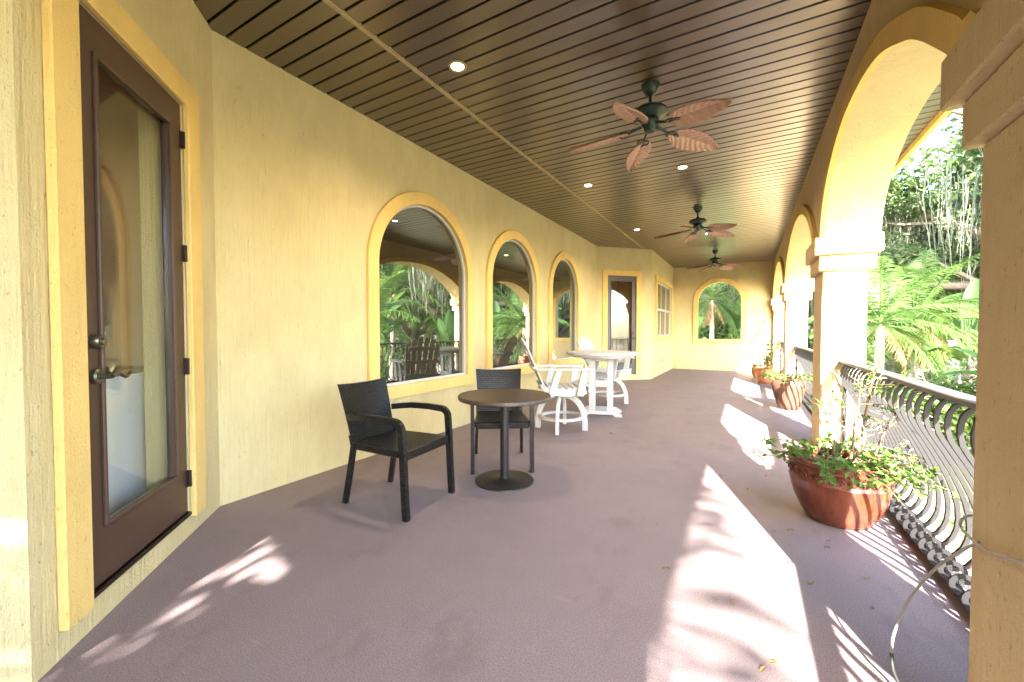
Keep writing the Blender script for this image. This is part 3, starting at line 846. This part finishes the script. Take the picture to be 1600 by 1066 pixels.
# ------------------------------------------------------------------ potted plants
def leafquad(mb, p, d, n, L, W_, fold=.25):
    """pointed folded leaf from p along d, with normal n"""
    d = d.normalized(); sd_ = d.cross(n)
    if sd_.length < 1e-4: sd_ = d.cross(Vector((1,.2,0)))
    sd_.normalize(); n = sd_.cross(d)
    b = len(mb.v)
    mb.v += [tuple(p), tuple(p+d*L*.45+sd_*W_*.5+n*W_*fold), tuple(p+d*L-n*L*.12), tuple(p+d*L*.45-sd_*W_*.5+n*W_*fold)]
    mb.f += [(b, b+1, b+2), (b, b+2, b+3)]
def rnd(a, b): return random.uniform(a, b)
def vine(c, r, z, n, reach, up, droop, leaf, bias=(0,0), leaves=16):
    """stems and leaves spilling from a pot of rim radius r at height z (local coords)"""
    st, lf = MB(), MB()
    for i in range(n):
        a = rnd(0, 2*PI); rr = r*math.sqrt(rnd(.02, .85)); p = Vector((rr*math.cos(a), rr*math.sin(a), z))
        d = Vector((math.cos(a)+bias[0]+rnd(-.3,.3), math.sin(a)+bias[1]+rnd(-.3,.3), 0)); L = rnd(.45, 1)*reach
        u_ = rnd(.35, 1)*up; dr = rnd(.4, 1.1)*droop
        pts = []
        for k in range(9):
            q = k/8; pts.append(p+d*(L*q)+Z*(u_*q*2-(u_+dr)*q*q*1.2)+Vector((rnd(-.012,.012), rnd(-.012,.012), rnd(-.01,.01))))
        for q_ in pts: q_.z = max(q_.z, .03)
        st.tube(pts, [.0035-.002*k/8 for k in range(9)], 4)
        for k in range(leaves):
            q = rnd(.12, 1)*8; k0_ = min(7, int(q)); pp = pts[k0_].lerp(pts[k0_+1], q-k0_)
            ld = Vector((rnd(-1,1), rnd(-1,1), rnd(-.5,.55))); nn = Vector((rnd(-.6,.6), rnd(-.6,.6), 1))
            s_ = rnd(.6, 1.25)*leaf; leafquad(lf, pp+ld.normalized()*.012, ld, nn, s_, s_*rnd(.62,.85))
    return st, lf
# wide pot
pp = thing('potted_plant', 'wide red-brown glazed pot with a leafy vine spilling over', 'potted plant', (.53, 3.41, 0), 0, 'potted plants along the railing')
mb = MB(); mb.lathe([(0.162,0),(0.174,.006),(0.207,.06),(0.246,.15),(0.267,.235),(0.273,.265),(0.276,.275),(0.271,.285),(0.267,.345),(0.273,.355),(0.278,.360),(0.278,.372),(0.267,.380),(0.273,.395),(0.273,.405),(0.253,.408),(0.246,.39),(0.243,.35)], 56, cap=False)
mb.f.append(tuple(reversed(range(56))))
pot = obj('pot', mb, M['glaze'], pp, smooth=40)
mb = MB()
for k in range(26):
    a = 2*PI*k/26; d = Vector((math.cos(a), math.sin(a), 0)); tn = Vector((-math.sin(a), math.cos(a), 0)); c0 = d*.271+Z*.316
    sg = 1 if k % 2 else -1
    mb.tube([c0+d*.003+tn*(sg*(.006+.020*(1-i/15))*math.cos(i*.62))+Z*((.005+.018*(1-i/15))*math.sin(i*.62)) for i in range(15)], .0045, 4)
obj('relief_scroll', mb, M['glaze'], pot, smooth=60, kind='stuff')
mb = MB(); mb.lathe([(.245,.352),(.16,.362),(.001,.366)], 32, cap=False); obj('soil', mb, M['soil'], pp, smooth=60)
st, lf = vine(None, .235, .365, 40, .40, .20, .11, .050, bias=(.32,.12), leaves=15)
obj('stems', st, M['stem'], pp, recalc=False, smooth=60, kind='stuff'); obj('foliage', lf, M['vine'], pp, recalc=False, kind='stuff')
mb = MB(); lf2 = MB()
for (dx, dy, L, th0) in ((.20, .26, .62, .011), (.10, .05, .50, .008), (.30, .02, .55, .007), (-.02, .30, .45, .006)):
    p0 = Vector((dx*.5, dy*.3, .36)); tip = p0+Vector((dx*.55, dy*.6-.05, L))
    pts = [p0.lerp(tip, q/6)+Vector((rnd(-.012,.012), rnd(-.012,.012), 0)) for q in range(7)]
    mb.tube(pts, [th0*(1-.09*q) for q in range(7)], 6)
    for k in range(7):
        b0 = pts[random.randint(3, 6)]; e0 = b0+Vector((rnd(-.16,.16), rnd(-.16,.16), rnd(-.02,.18)))
        md_ = b0.lerp(e0, .5)+Vector((rnd(-.03,.03), rnd(-.03,.03), rnd(0,.04))); mb.tube([b0, md_, e0], [.0035,.0028,.0015], 4)
        for q in range(6):
            pq = b0.lerp(e0, rnd(.3, 1)); leafquad(lf2, pq, Vector((rnd(-1,1), rnd(-1,1), rnd(-.4,.6))), Vector((rnd(-.5,.5), rnd(-.5,.5), 1)), rnd(.025,.045), rnd(.018,.032))
obj('branch', mb, M['stem'], pp, recalc=False, smooth=60); obj('foliage', lf2, M['vine'], pp, recalc=False, kind='stuff')
mb = MB()
for k in range(60):
    b0 = Vector((rnd(.02,.42), rnd(-.45,.55), rnd(.42,.96))); e0 = b0+Vector((rnd(-.12,.12), rnd(-.14,.14), rnd(-.05,.10)))
    mb.tube([b0, b0.lerp(e0,.5)+Vector((rnd(-.03,.03),rnd(-.03,.03),rnd(-.02,.03))), e0], [.0026,.0022,.0012], 4)
obj('dry_twigs', mb, M['twig'], pp, recalc=False, smooth=60, kind='stuff')

def pot_plant(loc, prof_, pmat, label, r, z, stems, reach, up, droop, leaf, bias=(0,0), leaves=14):
    q_ = thing('potted_plant', label, 'potted plant', loc, rnd(0, 6), 'potted plants along the railing')
    mb = MB(); mb.lathe([(a_*.84, z_) for a_, z_ in prof_], 44, cap=False); mb.f.append(tuple(reversed(range(44)))); obj('pot', mb, pmat, q_, smooth=40)
    mb = MB(); r *= .84; mb.lathe([(r, z-.03),(r*.5, z-.022),(.001, z-.02)], 28, cap=False); obj('soil', mb, M['soil'], q_, smooth=60)
    q_.rotation_euler = (0,0,0)
    st, lf = vine(None, r*.9, z-.02, stems, reach, up, droop, leaf, bias, leaves)
    obj('stems', st, M['stem'], q_, recalc=False, smooth=60, kind='stuff'); obj('foliage', lf, M['vine'], q_, recalc=False, kind='stuff')
    return q_
pot_plant((.57, 7.86, 0), [(.155,0),(.165,.008),(.20,.10),(.25,.24),(.285,.36),(.288,.41),(.268,.455),(.262,.47),(.275,.480),(.275,.492),(.255,.496),(.245,.47),(.24,.43)], M['glazedark'], 'tall umber glazed pot with sparse trailing stems', .243, .46, 22, .40, .25, .12, .05)
pot_plant((.36, 11.42, 0), [(.15,0),(.16,.006),(.19,.1),(.225,.24),(.245,.29),(.262,.295),(.262,.35),(.245,.352),(.238,.33),(.232,.30)], M['terracotta'], 'terracotta pot with a bushy climbing plant', .236, .33, 26, .24, .75, -.55, .06, leaves=16)
pot_plant((.30, 12.75, 0), [(.17,0),(.19,.01),(.235,.09),(.26,.18),(.255,.25),(.225,.31),(.245,.345),(.245,.36),(.225,.358),(.205,.32),(.20,.30)], M['terracotta'], 'rounded terracotta urn in the corner by the end wall', .205, .33, 12, .35, .40, -.1, .05, leaves=9)

# ------------------------------------------------------------------ cable, fallen leaves
def ray(u, v): return (fwd*638.5+rgt*(u-800)-upv*(v-533)).normalized()
def at_y(u, v, y):
    d = ray(u, v); return Vector((0,0,CAM_H))+d*(y/d.y)
def smoothpath(P, n=8):
    P = [Vector(p) for p in P]; out = []
    for i in range(len(P)-1):
        p0, p1, p2, p3 = P[max(i-1,0)], P[i], P[i+1], P[min(i+2,len(P)-1)]
        for k in range(n):
            q = k/n; out.append(.5*((2*p1)+(-p0+p2)*q+(2*p0-5*p1+4*p2-p3)*q*q+(-p0+3*p1-3*p2+p3)*q**3))
    out.append(P[-1]); return out
cb = thing('cable', 'loose grey cable looped around a stucco pier and trailing to the floor', 'cable', (.62, 1.93, 0))
def rel(pts): return [tuple(Vector(p)-Vector((.62,1.93,0))) for p in pts]
loop = [(.72, 1.93, .62), at_y(1522, 806, 1.95), at_y(1503, 812, 1.95), at_y(1503, 826, 1.94), at_y(1527, 850, 1.80), at_y(1560, 868, 1.68), at_y(1600, 878, 1.54), at_y(1650, 880, 1.40)]
mb = MB(); mb.tube(rel(smoothpath(loop)), .0042, 8); obj('upper_loop', mb, M['cable'], cb, smooth=60)
tail = [at_y(1530, 847, 1.80), at_y(1500, 862, 1.88), at_y(1460, 890, 1.93), at_y(1420, 938, 1.92), at_y(1397, 990, 1.90), at_y(1393, 1020, 1.885)]
mb = MB(); mb.tube(rel(smoothpath(tail)), .0042, 8); obj('tail', mb, M['cable'], cb, smooth=60)
sl = [at_y(1393, 1020, 1.885), at_y(1395, 1045, 1.87), at_y(1404, 1072, 1.86), Vector((.44, 1.83, .012)), Vector((.38, 1.75, .012))]
mb = MB(); mb.tube(rel(smoothpath(sl)), .0055, 8); obj('sleeve', mb, M['cableblack'], cb, smooth=60)

def on_floor(u, v):
    d = ray(u, v); return Vector((0,0,CAM_H))+d*(-CAM_H/d.z)
lm = MB()
for i in range(7):
    q = i/6; w_ = .010*math.sin(PI*q)**.8
    for s_ in (-1, 0, 1): lm.v.append((-.028+.056*q, s_*w_, .004+.006*abs(s_)+.006*math.sin(q*5)))
for i in range(6):
    for j in range(2): a = i*3+j; lm.f.append((a, a+3, a+4, a+1))
me_leaf = mesh_of('fallen_leaf', lm, M['deadleaf'], smooth=60, recalc=False)
for (u, v, s_) in [(1041, 889, 1), (1117, 937, .8), (1146, 942, .9), (1180, 930, .7), (1209, 831, .8), (1235, 829, 1), (1268, 912, 1.1), (1211, 1038, 1.2), (1192, 1048, 1), (1127, 744, .8), (1197, 744, .8), (1292, 856, .8), (1355, 905, 1), (1294, 846, .6), (1026, 820, .6), (1363, 950, .7), (1168, 765, 1.0), (1078, 880, .6), (955, 678, 1.2), (215, 840, .5), (292, 905, .5), (975, 640, .8)]:
    o = obj('fallen_leaf', me_leaf, None); p_ = on_floor(u, v); s_ *= .7; o.location = p_; o.rotation_euler = (rnd(-.1,.1), rnd(-.1,.1), rnd(0,6)); o.scale = (s_, s_, s_)
    tag(o, 'small dry brown leaf lying on the mauve balcony floor', 'leaf', 'fallen leaves on the floor')

# ------------------------------------------------------------------ garden
def frond(mb, base, az, el, L, droop, nleaf=66, ll=.75, wide=1.0):
    """feather palm frond: arching rachis with paired leaflets"""
    d0 = Vector((math.cos(az)*math.cos(el), math.sin(az)*math.cos(el), math.sin(el)))
    pts = []; p = Vector(base); d = d0.copy(); n = 12
    for i in range(n+1):
        pts.append(p.copy()); p = p+d*(L/n); d = (d+Vector((0,0,-droop/n))).normalized()
    mb.tube(pts, [.035*(1-.85*i/n) for i in range(n+1)], 4)
    for i in range(nleaf):
        q = .14+.86*i/(nleaf-1); f_ = q*n; k = min(n-1, int(f_)); pp = pts[k].lerp(pts[k+1], f_-k)
        d = (pts[k+1]-pts[k]).normalized(); sd_ = d.cross(Z)
        if sd_.length < 1e-3: sd_ = Vector((1,0,0))
        sd_.normalize(); u_ = sd_.cross(d)
        ln = ll*(math.sin(PI*min(1, q*.85+.12))**.6)*rnd(.8, 1.1)
        for s_ in (-1, 1):
            ld = (sd_*s_*.85+d*rnd(.35,.65)+u_*rnd(-.15,.35)+Z*rnd(-.35,-.05)).normalized(); w_ = d*.015*wide+u_*.010*wide
            m_ = pp+ld*ln*.5; e_ = pp+ld*ln+Z*(-.28*ln*rnd(.5,1.3)); b = len(mb.v)
            mb.v += [tuple(pp-w_*.6), tuple(pp+w_*.6), tuple(m_+w_), tuple(m_-w_), tuple(e_)]
            mb.f += [(b, b+1, b+2, b+3), (b+3, b+2, b+4)]
def palm_meshes(H, seed, nf=22, L=3.3, nleaf=66, wide=1.0):
    random.seed(seed)
    tr = MB(); n = 16; pts = []; rr = []
    for i in range(n+1):
        q = i/n; pts.append(Vector((.25*math.sin(q*1.4+seed), .2*math.sin(q*1.9+seed*2), H*q))); rr.append((.21-.07*q)*(1+.05*(i % 2)))
    tr.tube(pts, rr, 10)
    top = pts[-1]; cr = MB()
    for i in range(nf):
        q = i/(nf-1); el = R(82-112*q**.9)+rnd(-.12,.12); az = i*2.39996+rnd(-.2,.2)
        frond(cr, top+Z*(.25-.35*q), az, el, L*rnd(.85,1.1), 1.15+.5*q, nleaf, .75, wide)
    dd = MB()
    for i in range(6): frond(dd, top-Z*.1, rnd(0,6.28), R(rnd(-55,-15)), L*rnd(.5,.75), 1.6, 40, .55)
    me_t = mesh_of('trunk', tr, M['palmbark'], smooth=50); me_c = mesh_of('crown', cr, M['palm'], recalc=False)
    return me_t, me_c, mesh_of('dead_fronds', dd, M['deadfrond'], recalc=False)
def two_part(name, label, cat, loc, rz, s_, me1, n1_, me2, n2_, group):
    o = thing(name, label, cat, loc, rz, group); o.scale = (s_, s_, s_)
    obj(n1_, me1, None, o); obj(n2_, me2, None, o); return o

def banana_meshes(seed, H=4.6, nl=15):
    random.seed(seed); st, lf = MB(), MB()
    for c_ in range(3):
        bx, by = rnd(-.7,.7), rnd(-.7,.7); hh = H*rnd(.45,.62)
        st.tube([(bx,by,0), (bx+rnd(-.1,.1),by+rnd(-.1,.1),hh*.6), (bx,by,hh)], [.13,.10,.06], 8)
        for i in range(nl//3):
            az = rnd(0, 2*PI); el = R(rnd(38, 86)); L = rnd(1.5, 2.5); d = Vector((math.cos(az)*math.cos(el), math.sin(az)*math.cos(el), math.sin(el)))
            p = Vector((bx, by, hh*rnd(.75,1))); pt_ = [p.copy()]
            for k in range(3): p = p+d*(rnd(.25,.42)); pt_.append(p.copy())
            st.tube(pt_, [.04,.032,.026,.02], 5)
            n = 12; dr = rnd(.5, 1.7); sd_ = d.cross(Z).normalized(); rows = []
            for k in range(n+1):
                q = k/n; w_ = .34*(math.sin(PI*(q*.93+.05))**.55)*rnd(.9,1.05); u_ = sd_.cross(d).normalized()
                rows.append([p+sd_*w_*a_+u_*(abs(a_)*w_*.35) for a_ in (-1,-.5,0,.5,1)])
                p = p+d*(L/n); d = (d+Z*(-dr/n)).normalized()
            b = len(lf.v)
            for r_ in rows: lf.v += [tuple(x) for x in r_]
            for k in range(n):
                for j in range(4):
                    if j in (0,3) and rnd(0,1) < .12: continue
                    a = b+k*5+j; lf.f.append((a, a+1, a+6, a+5))
    return mesh_of('stem', st, M['bark'], smooth=60), mesh_of('leaves', lf, M['banana'], smooth=60, recalc=False)

def leafcloud(mb, c, rad, n, sz):
    for i in range(n):
        v_ = Vector((random.gauss(0,1), random.gauss(0,1), random.gauss(0,1))); v_.normalize()
        rr = rnd(.55, 1.05); p = Vector(c)+Vector((v_.x*rad[0], v_.y*rad[1], v_.z*rad[2]))*rr
        d = Vector((rnd(-1,1), rnd(-1,1), rnd(-.7,.5))); nn = v_+Vector((rnd(-.8,.8), rnd(-.8,.8), rnd(0,1)))
        s_ = sz*rnd(.6,1.3); leafquad(mb, p, d, nn, s_, s_*.55, .15)
def oak_meshes(seed, H=13, spread=8.5, clumps=240, per=210, moss=True):
    random.seed(seed); tr, lf, ms = MB(), MB(), MB()
    tr.tube([(0,0,-.2),(.1,.05,1.2),(.0,.1,2.6),(.1,0,4.2)], [.75,.55,.5,.45], 12)
    tips = []
    for i in range(11):
        az = i*2*PI/11*1.0+rnd(-.25,.25); L = spread*rnd(.65,1.05); rise = rnd(.12,.85)*H*.55
        p0 = Vector((0,0,rnd(3.0,4.4))); pts = []
        for k in range(9):
            q = k/8; pts.append(p0+Vector((math.cos(az)*L*q+rnd(-.25,.25), math.sin(az)*L*q+rnd(-.25,.25), rise*(1-(1-q)**1.8)+rnd(-.15,.15))))
        tr.tube(pts, [.30*(1-.85*k/8) for k in range(9)], 7)
        for k in range(3, 9): tips.append(pts[k]+Vector((rnd(-.8,.8), rnd(-.8,.8), rnd(.0,.9))))
        for s_ in range(5):
            b0 = pts[random.randint(2,7)]; az2 = az+rnd(-1.3,1.3); l2 = rnd(1.2,3.2); e0 = b0+Vector((math.cos(az2)*l2, math.sin(az2)*l2, rnd(.2,2.2)))
            tr.tube([b0, b0.lerp(e0,.5)+Vector((0,0,rnd(-.2,.3))), e0], [.09,.06,.025], 5); tips += [e0, b0.lerp(e0,.6)]
    for i in range(clumps):
        c = random.choice(tips)+Vector((rnd(-.7,.7), rnd(-.7,.7), rnd(-.2,.9))); r_ = rnd(.6,1.25)
        leafcloud(lf, c, (r_, r_, r_*.6), per, .22)
    if moss:
        for i in range(480):
            c = random.choice(tips)+Vector((rnd(-.6,.6), rnd(-.6,.6), -.1)); L = rnd(.6, 2.8)
            for k in range(28):
                p = c+Vector((random.gauss(0,.34), random.gauss(0,.34), rnd(-.3,.3))); l_ = L*rnd(.15,1); w_ = rnd(.008,.022); az = rnd(0,PI)
                sd_ = Vector((math.cos(az), math.sin(az), 0)); b = len(ms.v); cen = c+Vector((0,0,-l_))
                for j in range(5):
                    q = j/4; pp_ = p.lerp(Vector((cen.x, cen.y, p.z)), q*.35)-Z*(l_*q)+Vector((rnd(-.05,.05), rnd(-.05,.05), 0)); ww = w_*(1-.8*q)*(.7+.6*(j % 2))
                    ms.v += [tuple(pp_-sd_*ww), tuple(pp_+sd_*ww)]
                for j in range(4): ms.f.append((b+2*j, b+2*j+1, b+2*j+3, b+2*j+2))
    return mesh_of('trunk', tr, M['bark'], smooth=60), mesh_of('crown', lf, M['oak'], recalc=False), mesh_of('moss', ms, M['moss'], recalc=False)
def bush_mesh(seed, r_=1.3, h_=1.5, n=2600, sz=.17, mm_='bush'):
    random.seed(seed); mb = MB()
    for k in range(9):
        leafcloud(mb, (rnd(-.5,.5)*r_, rnd(-.5,.5)*r_, h_*rnd(.3,.75)), (r_*rnd(.4,.6), r_*rnd(.4,.6), h_*rnd(.3,.42)), n//9, sz)
    sm_ = MB()
    for k in range(7):
        a = rnd(0,6.28); sm_.tube([(0,0,-.05), (math.cos(a)*.25*r_, math.sin(a)*.25*r_, h_*.4), (math.cos(a)*.5*r_, math.sin(a)*.5*r_, h_*.8)], [.035,.025,.01], 5)
    return mesh_of('stem', sm_, M['bark'], smooth=60), mesh_of('foliage', mb, M[mm_], recalc=False)

palmA, palmB = palm_meshes(4.6, 3), palm_meshes(6.4, 5, 24, 3.6)
palmC = palm_meshes(4.6, 8, 18, 2.8, 32, 2.7)
banA, banB = banana_meshes(11), banana_meshes(12, 6.0, 18)
oakA = oak_meshes(21)
oakB = oak_meshes(22, 15, 9, 240, 200)
bushA, bushB, bushC = bush_mesh(31), bush_mesh(32, 1.7, 2.2, 3200, .2), bush_mesh(33, 1.1, 1.0, 1800, .13)

def az_pos(az, dist): return (dist*math.sin(R(az)), dist*math.cos(R(az)), GZ)
def palm(p, rz, s_, me, label):
    o = two_part('palm_tree', label, 'palm tree', p, rz, s_, me[0], 'trunk', me[1], 'crown', 'palm trees in the garden'); obj('dead_fronds', me[2], None, o)
def banana(p, rz, s_, me, label): two_part('banana_plant', label, 'banana plant', p, rz, s_, me[0], 'stem', me[1], 'leaves', 'banana plants in the garden')
def bush(p, rz, s_, me, label): two_part('shrub', label, 'shrub', p, rz, s_, me[0], 'stem', me[1], 'foliage', 'shrubs in the garden')
def oak(p, rz, s_, me, label):
    o = thing('oak_tree', label, 'oak tree', p, rz, 'oaks with hanging moss'); o.scale = (s_,)*3
    obj('trunk', me[0], None, o); obj('crown', me[1], None, o); obj('moss', me[2], None, o)

# seen straight through the near arch
palm(az_pos(15.2, 23), 1.0, .95, palmA, 'feathery palm with a short pale trunk, seen just past the railing')
palm(az_pos(11.9, 21), 2.2, .92, palmA, 'feathery palm with drooping fronds close to the white pier')
palm(az_pos(14.2, 27), 4.0, 1.0, palmA, 'feathery palm standing behind two other palms')
banana(az_pos(12.6, 30), .4, 1.35, banB, 'tall clump of paddle shaped banana leaves rising above the palms')
banana(az_pos(16.6, 26), 1.9, 1.0, banB, 'clump of banana leaves close behind a pale palm trunk')
banana(az_pos(18.0, 23), 3.1, 1.0, banA, 'clump of banana leaves arching beside the palms')
banana(az_pos(12.2, 18), 5.0, .60, banA, 'low clump of broad leaves at the foot of the palms')
banana(az_pos(15.2, 33), 2.5, 1.45, banA, 'clump of banana leaves under the mossy oak')
oak((12.5, 23.5, GZ), .3, 1.22, oakA, 'spreading live oak hung with grey moss beside the arch')
oak(az_pos(14.0, 37), 2.9, 1.75, oakB, 'tall live oak trailing long moss above the banana plants')
oak((6.5, 47, GZ), 2.0, 1.2, oakB, 'spreading live oak hung with moss standing behind the palms')
oak((17, 42, GZ), 4.1, 1.2, oakA, 'spreading live oak with moss beyond the pale paving')
# seen through the open end window
for (x, y, s_, me, rz, l) in [(-4.2, 32, 2.0, bushB, 0, 'leafy shrub at the jamb of the open end window'), (-1.9, 31, 1.9, bushA, 1.3, 'low pale shrub above the sill of the open end window'), (.3, 33, 2.1, bushB, 2.6, 'leafy shrub beside the banana clump beyond the end wall'), (-2.8, 38, 2.7, bushB, 4, 'large shrub behind the low shrub beyond the end wall')]:
    bush((x, y, GZ), rz, s_, me, l)
banana((-.6, 37, GZ), 1.0, 1.1, banA, 'clump of broad banana leaves seen through the end window')
palm((-2.6, 35, GZ), 1.5, 1.0, palmB, 'feathery palm seen through the end window')
oak((-5.5, 50, GZ), 1.1, 1.3, oakB, 'spreading live oak with moss seen through the end window')
# along the side of the house: reflected in the windows
for (x, y, s_, me, rz, l) in [(8.5, 12.5, .95, palmA, 0, 'palm closest to the arcade, mirrored in the arched windows'), (13, 19, 1.0, palmB, 1.7, 'tall palm mirrored in the arched windows, behind a shorter palm'), (10.5, 22.5, 1.0, palmA, 3.4, 'short palm between the mossy oak and the arcade'), (19, 17, 1.1, palmB, 5.1, 'tall palm at the edge of the lawn')]:
    palm((x, y, GZ), rz, s_, me, l)
for (x, y, s_, me, rz, l) in [(6.8, 16.5, .85, banA, 0, 'low banana clump below the arcade railing'), (11, 15, 1.0, banB, 2.1, 'banana clump between two garden palms'), (15, 25, 1.2, banB, 4.2, 'banana clump beside the trunk of the mossy oak')]:
    banana((x, y, GZ), rz, s_, me, l)
for (x, y, s_, me, rz, l) in [(5.5, 11, 1.0, bushA, 0, 'small shrub directly below the railing'), (6.0, 19, 1.2, bushB, 1, 'shrub beside the low banana clump'), (8, 9, 1.1, bushB, 2, 'shrub at the foot of the palm closest to the arcade'), (12.5, 12, 1.4, bushB, 3, 'wide shrub between the palms and the lawn'), (16, 14, 1.5, bushA, 4, 'wide shrub at the foot of the lawn palm'), (17, 21, 1.6, bushB, 5, 'tall shrub behind the garden palms'), (22, 22, 1.9, bushB, 6, 'tallest shrub under the oak at the far side of the lawn')]:
    bush((x, y, GZ), rz, s_, me, l)
oak((22, 30, GZ), 2.6, 1.1, oakB, 'spreading live oak with moss on the arcade side of the garden')
oak((27, 19, GZ), 5.0, 1.1, oakA, 'spreading live oak with moss at the far side of the lawn')
# palms behind the balcony's near end, throwing the leaf shadows on the floor
palm((-.15, -4.7, GZ), .7, 1.0, palmC, 'broad leaved palm close outside the end wall by the brown door')
palm((.6, -5.2, GZ), 2.0, .95, palmC, 'broad leaved palm behind another palm outside the end wall by the brown door')
palm((1.68, -6.0, GZ), 2.7, 1.05, palmA, 'tall feathery palm outside the arcade opposite the brown door')
# far wood
random.seed(5)
fw = MB()
for i in range(170):
    a = R(rnd(-28, 80)); d = rnd(62, 84); x, y = d*math.sin(a), d*math.cos(a); hh = rnd(3, 13)
    leafcloud(fw, (x, y, GZ+hh*rnd(.3,.9)), (rnd(2,4), rnd(2,4), rnd(1.6,3.2)), 260, .62)
obj('far_wood', fw, M['oak'], None, recalc=False, kind='stuff')
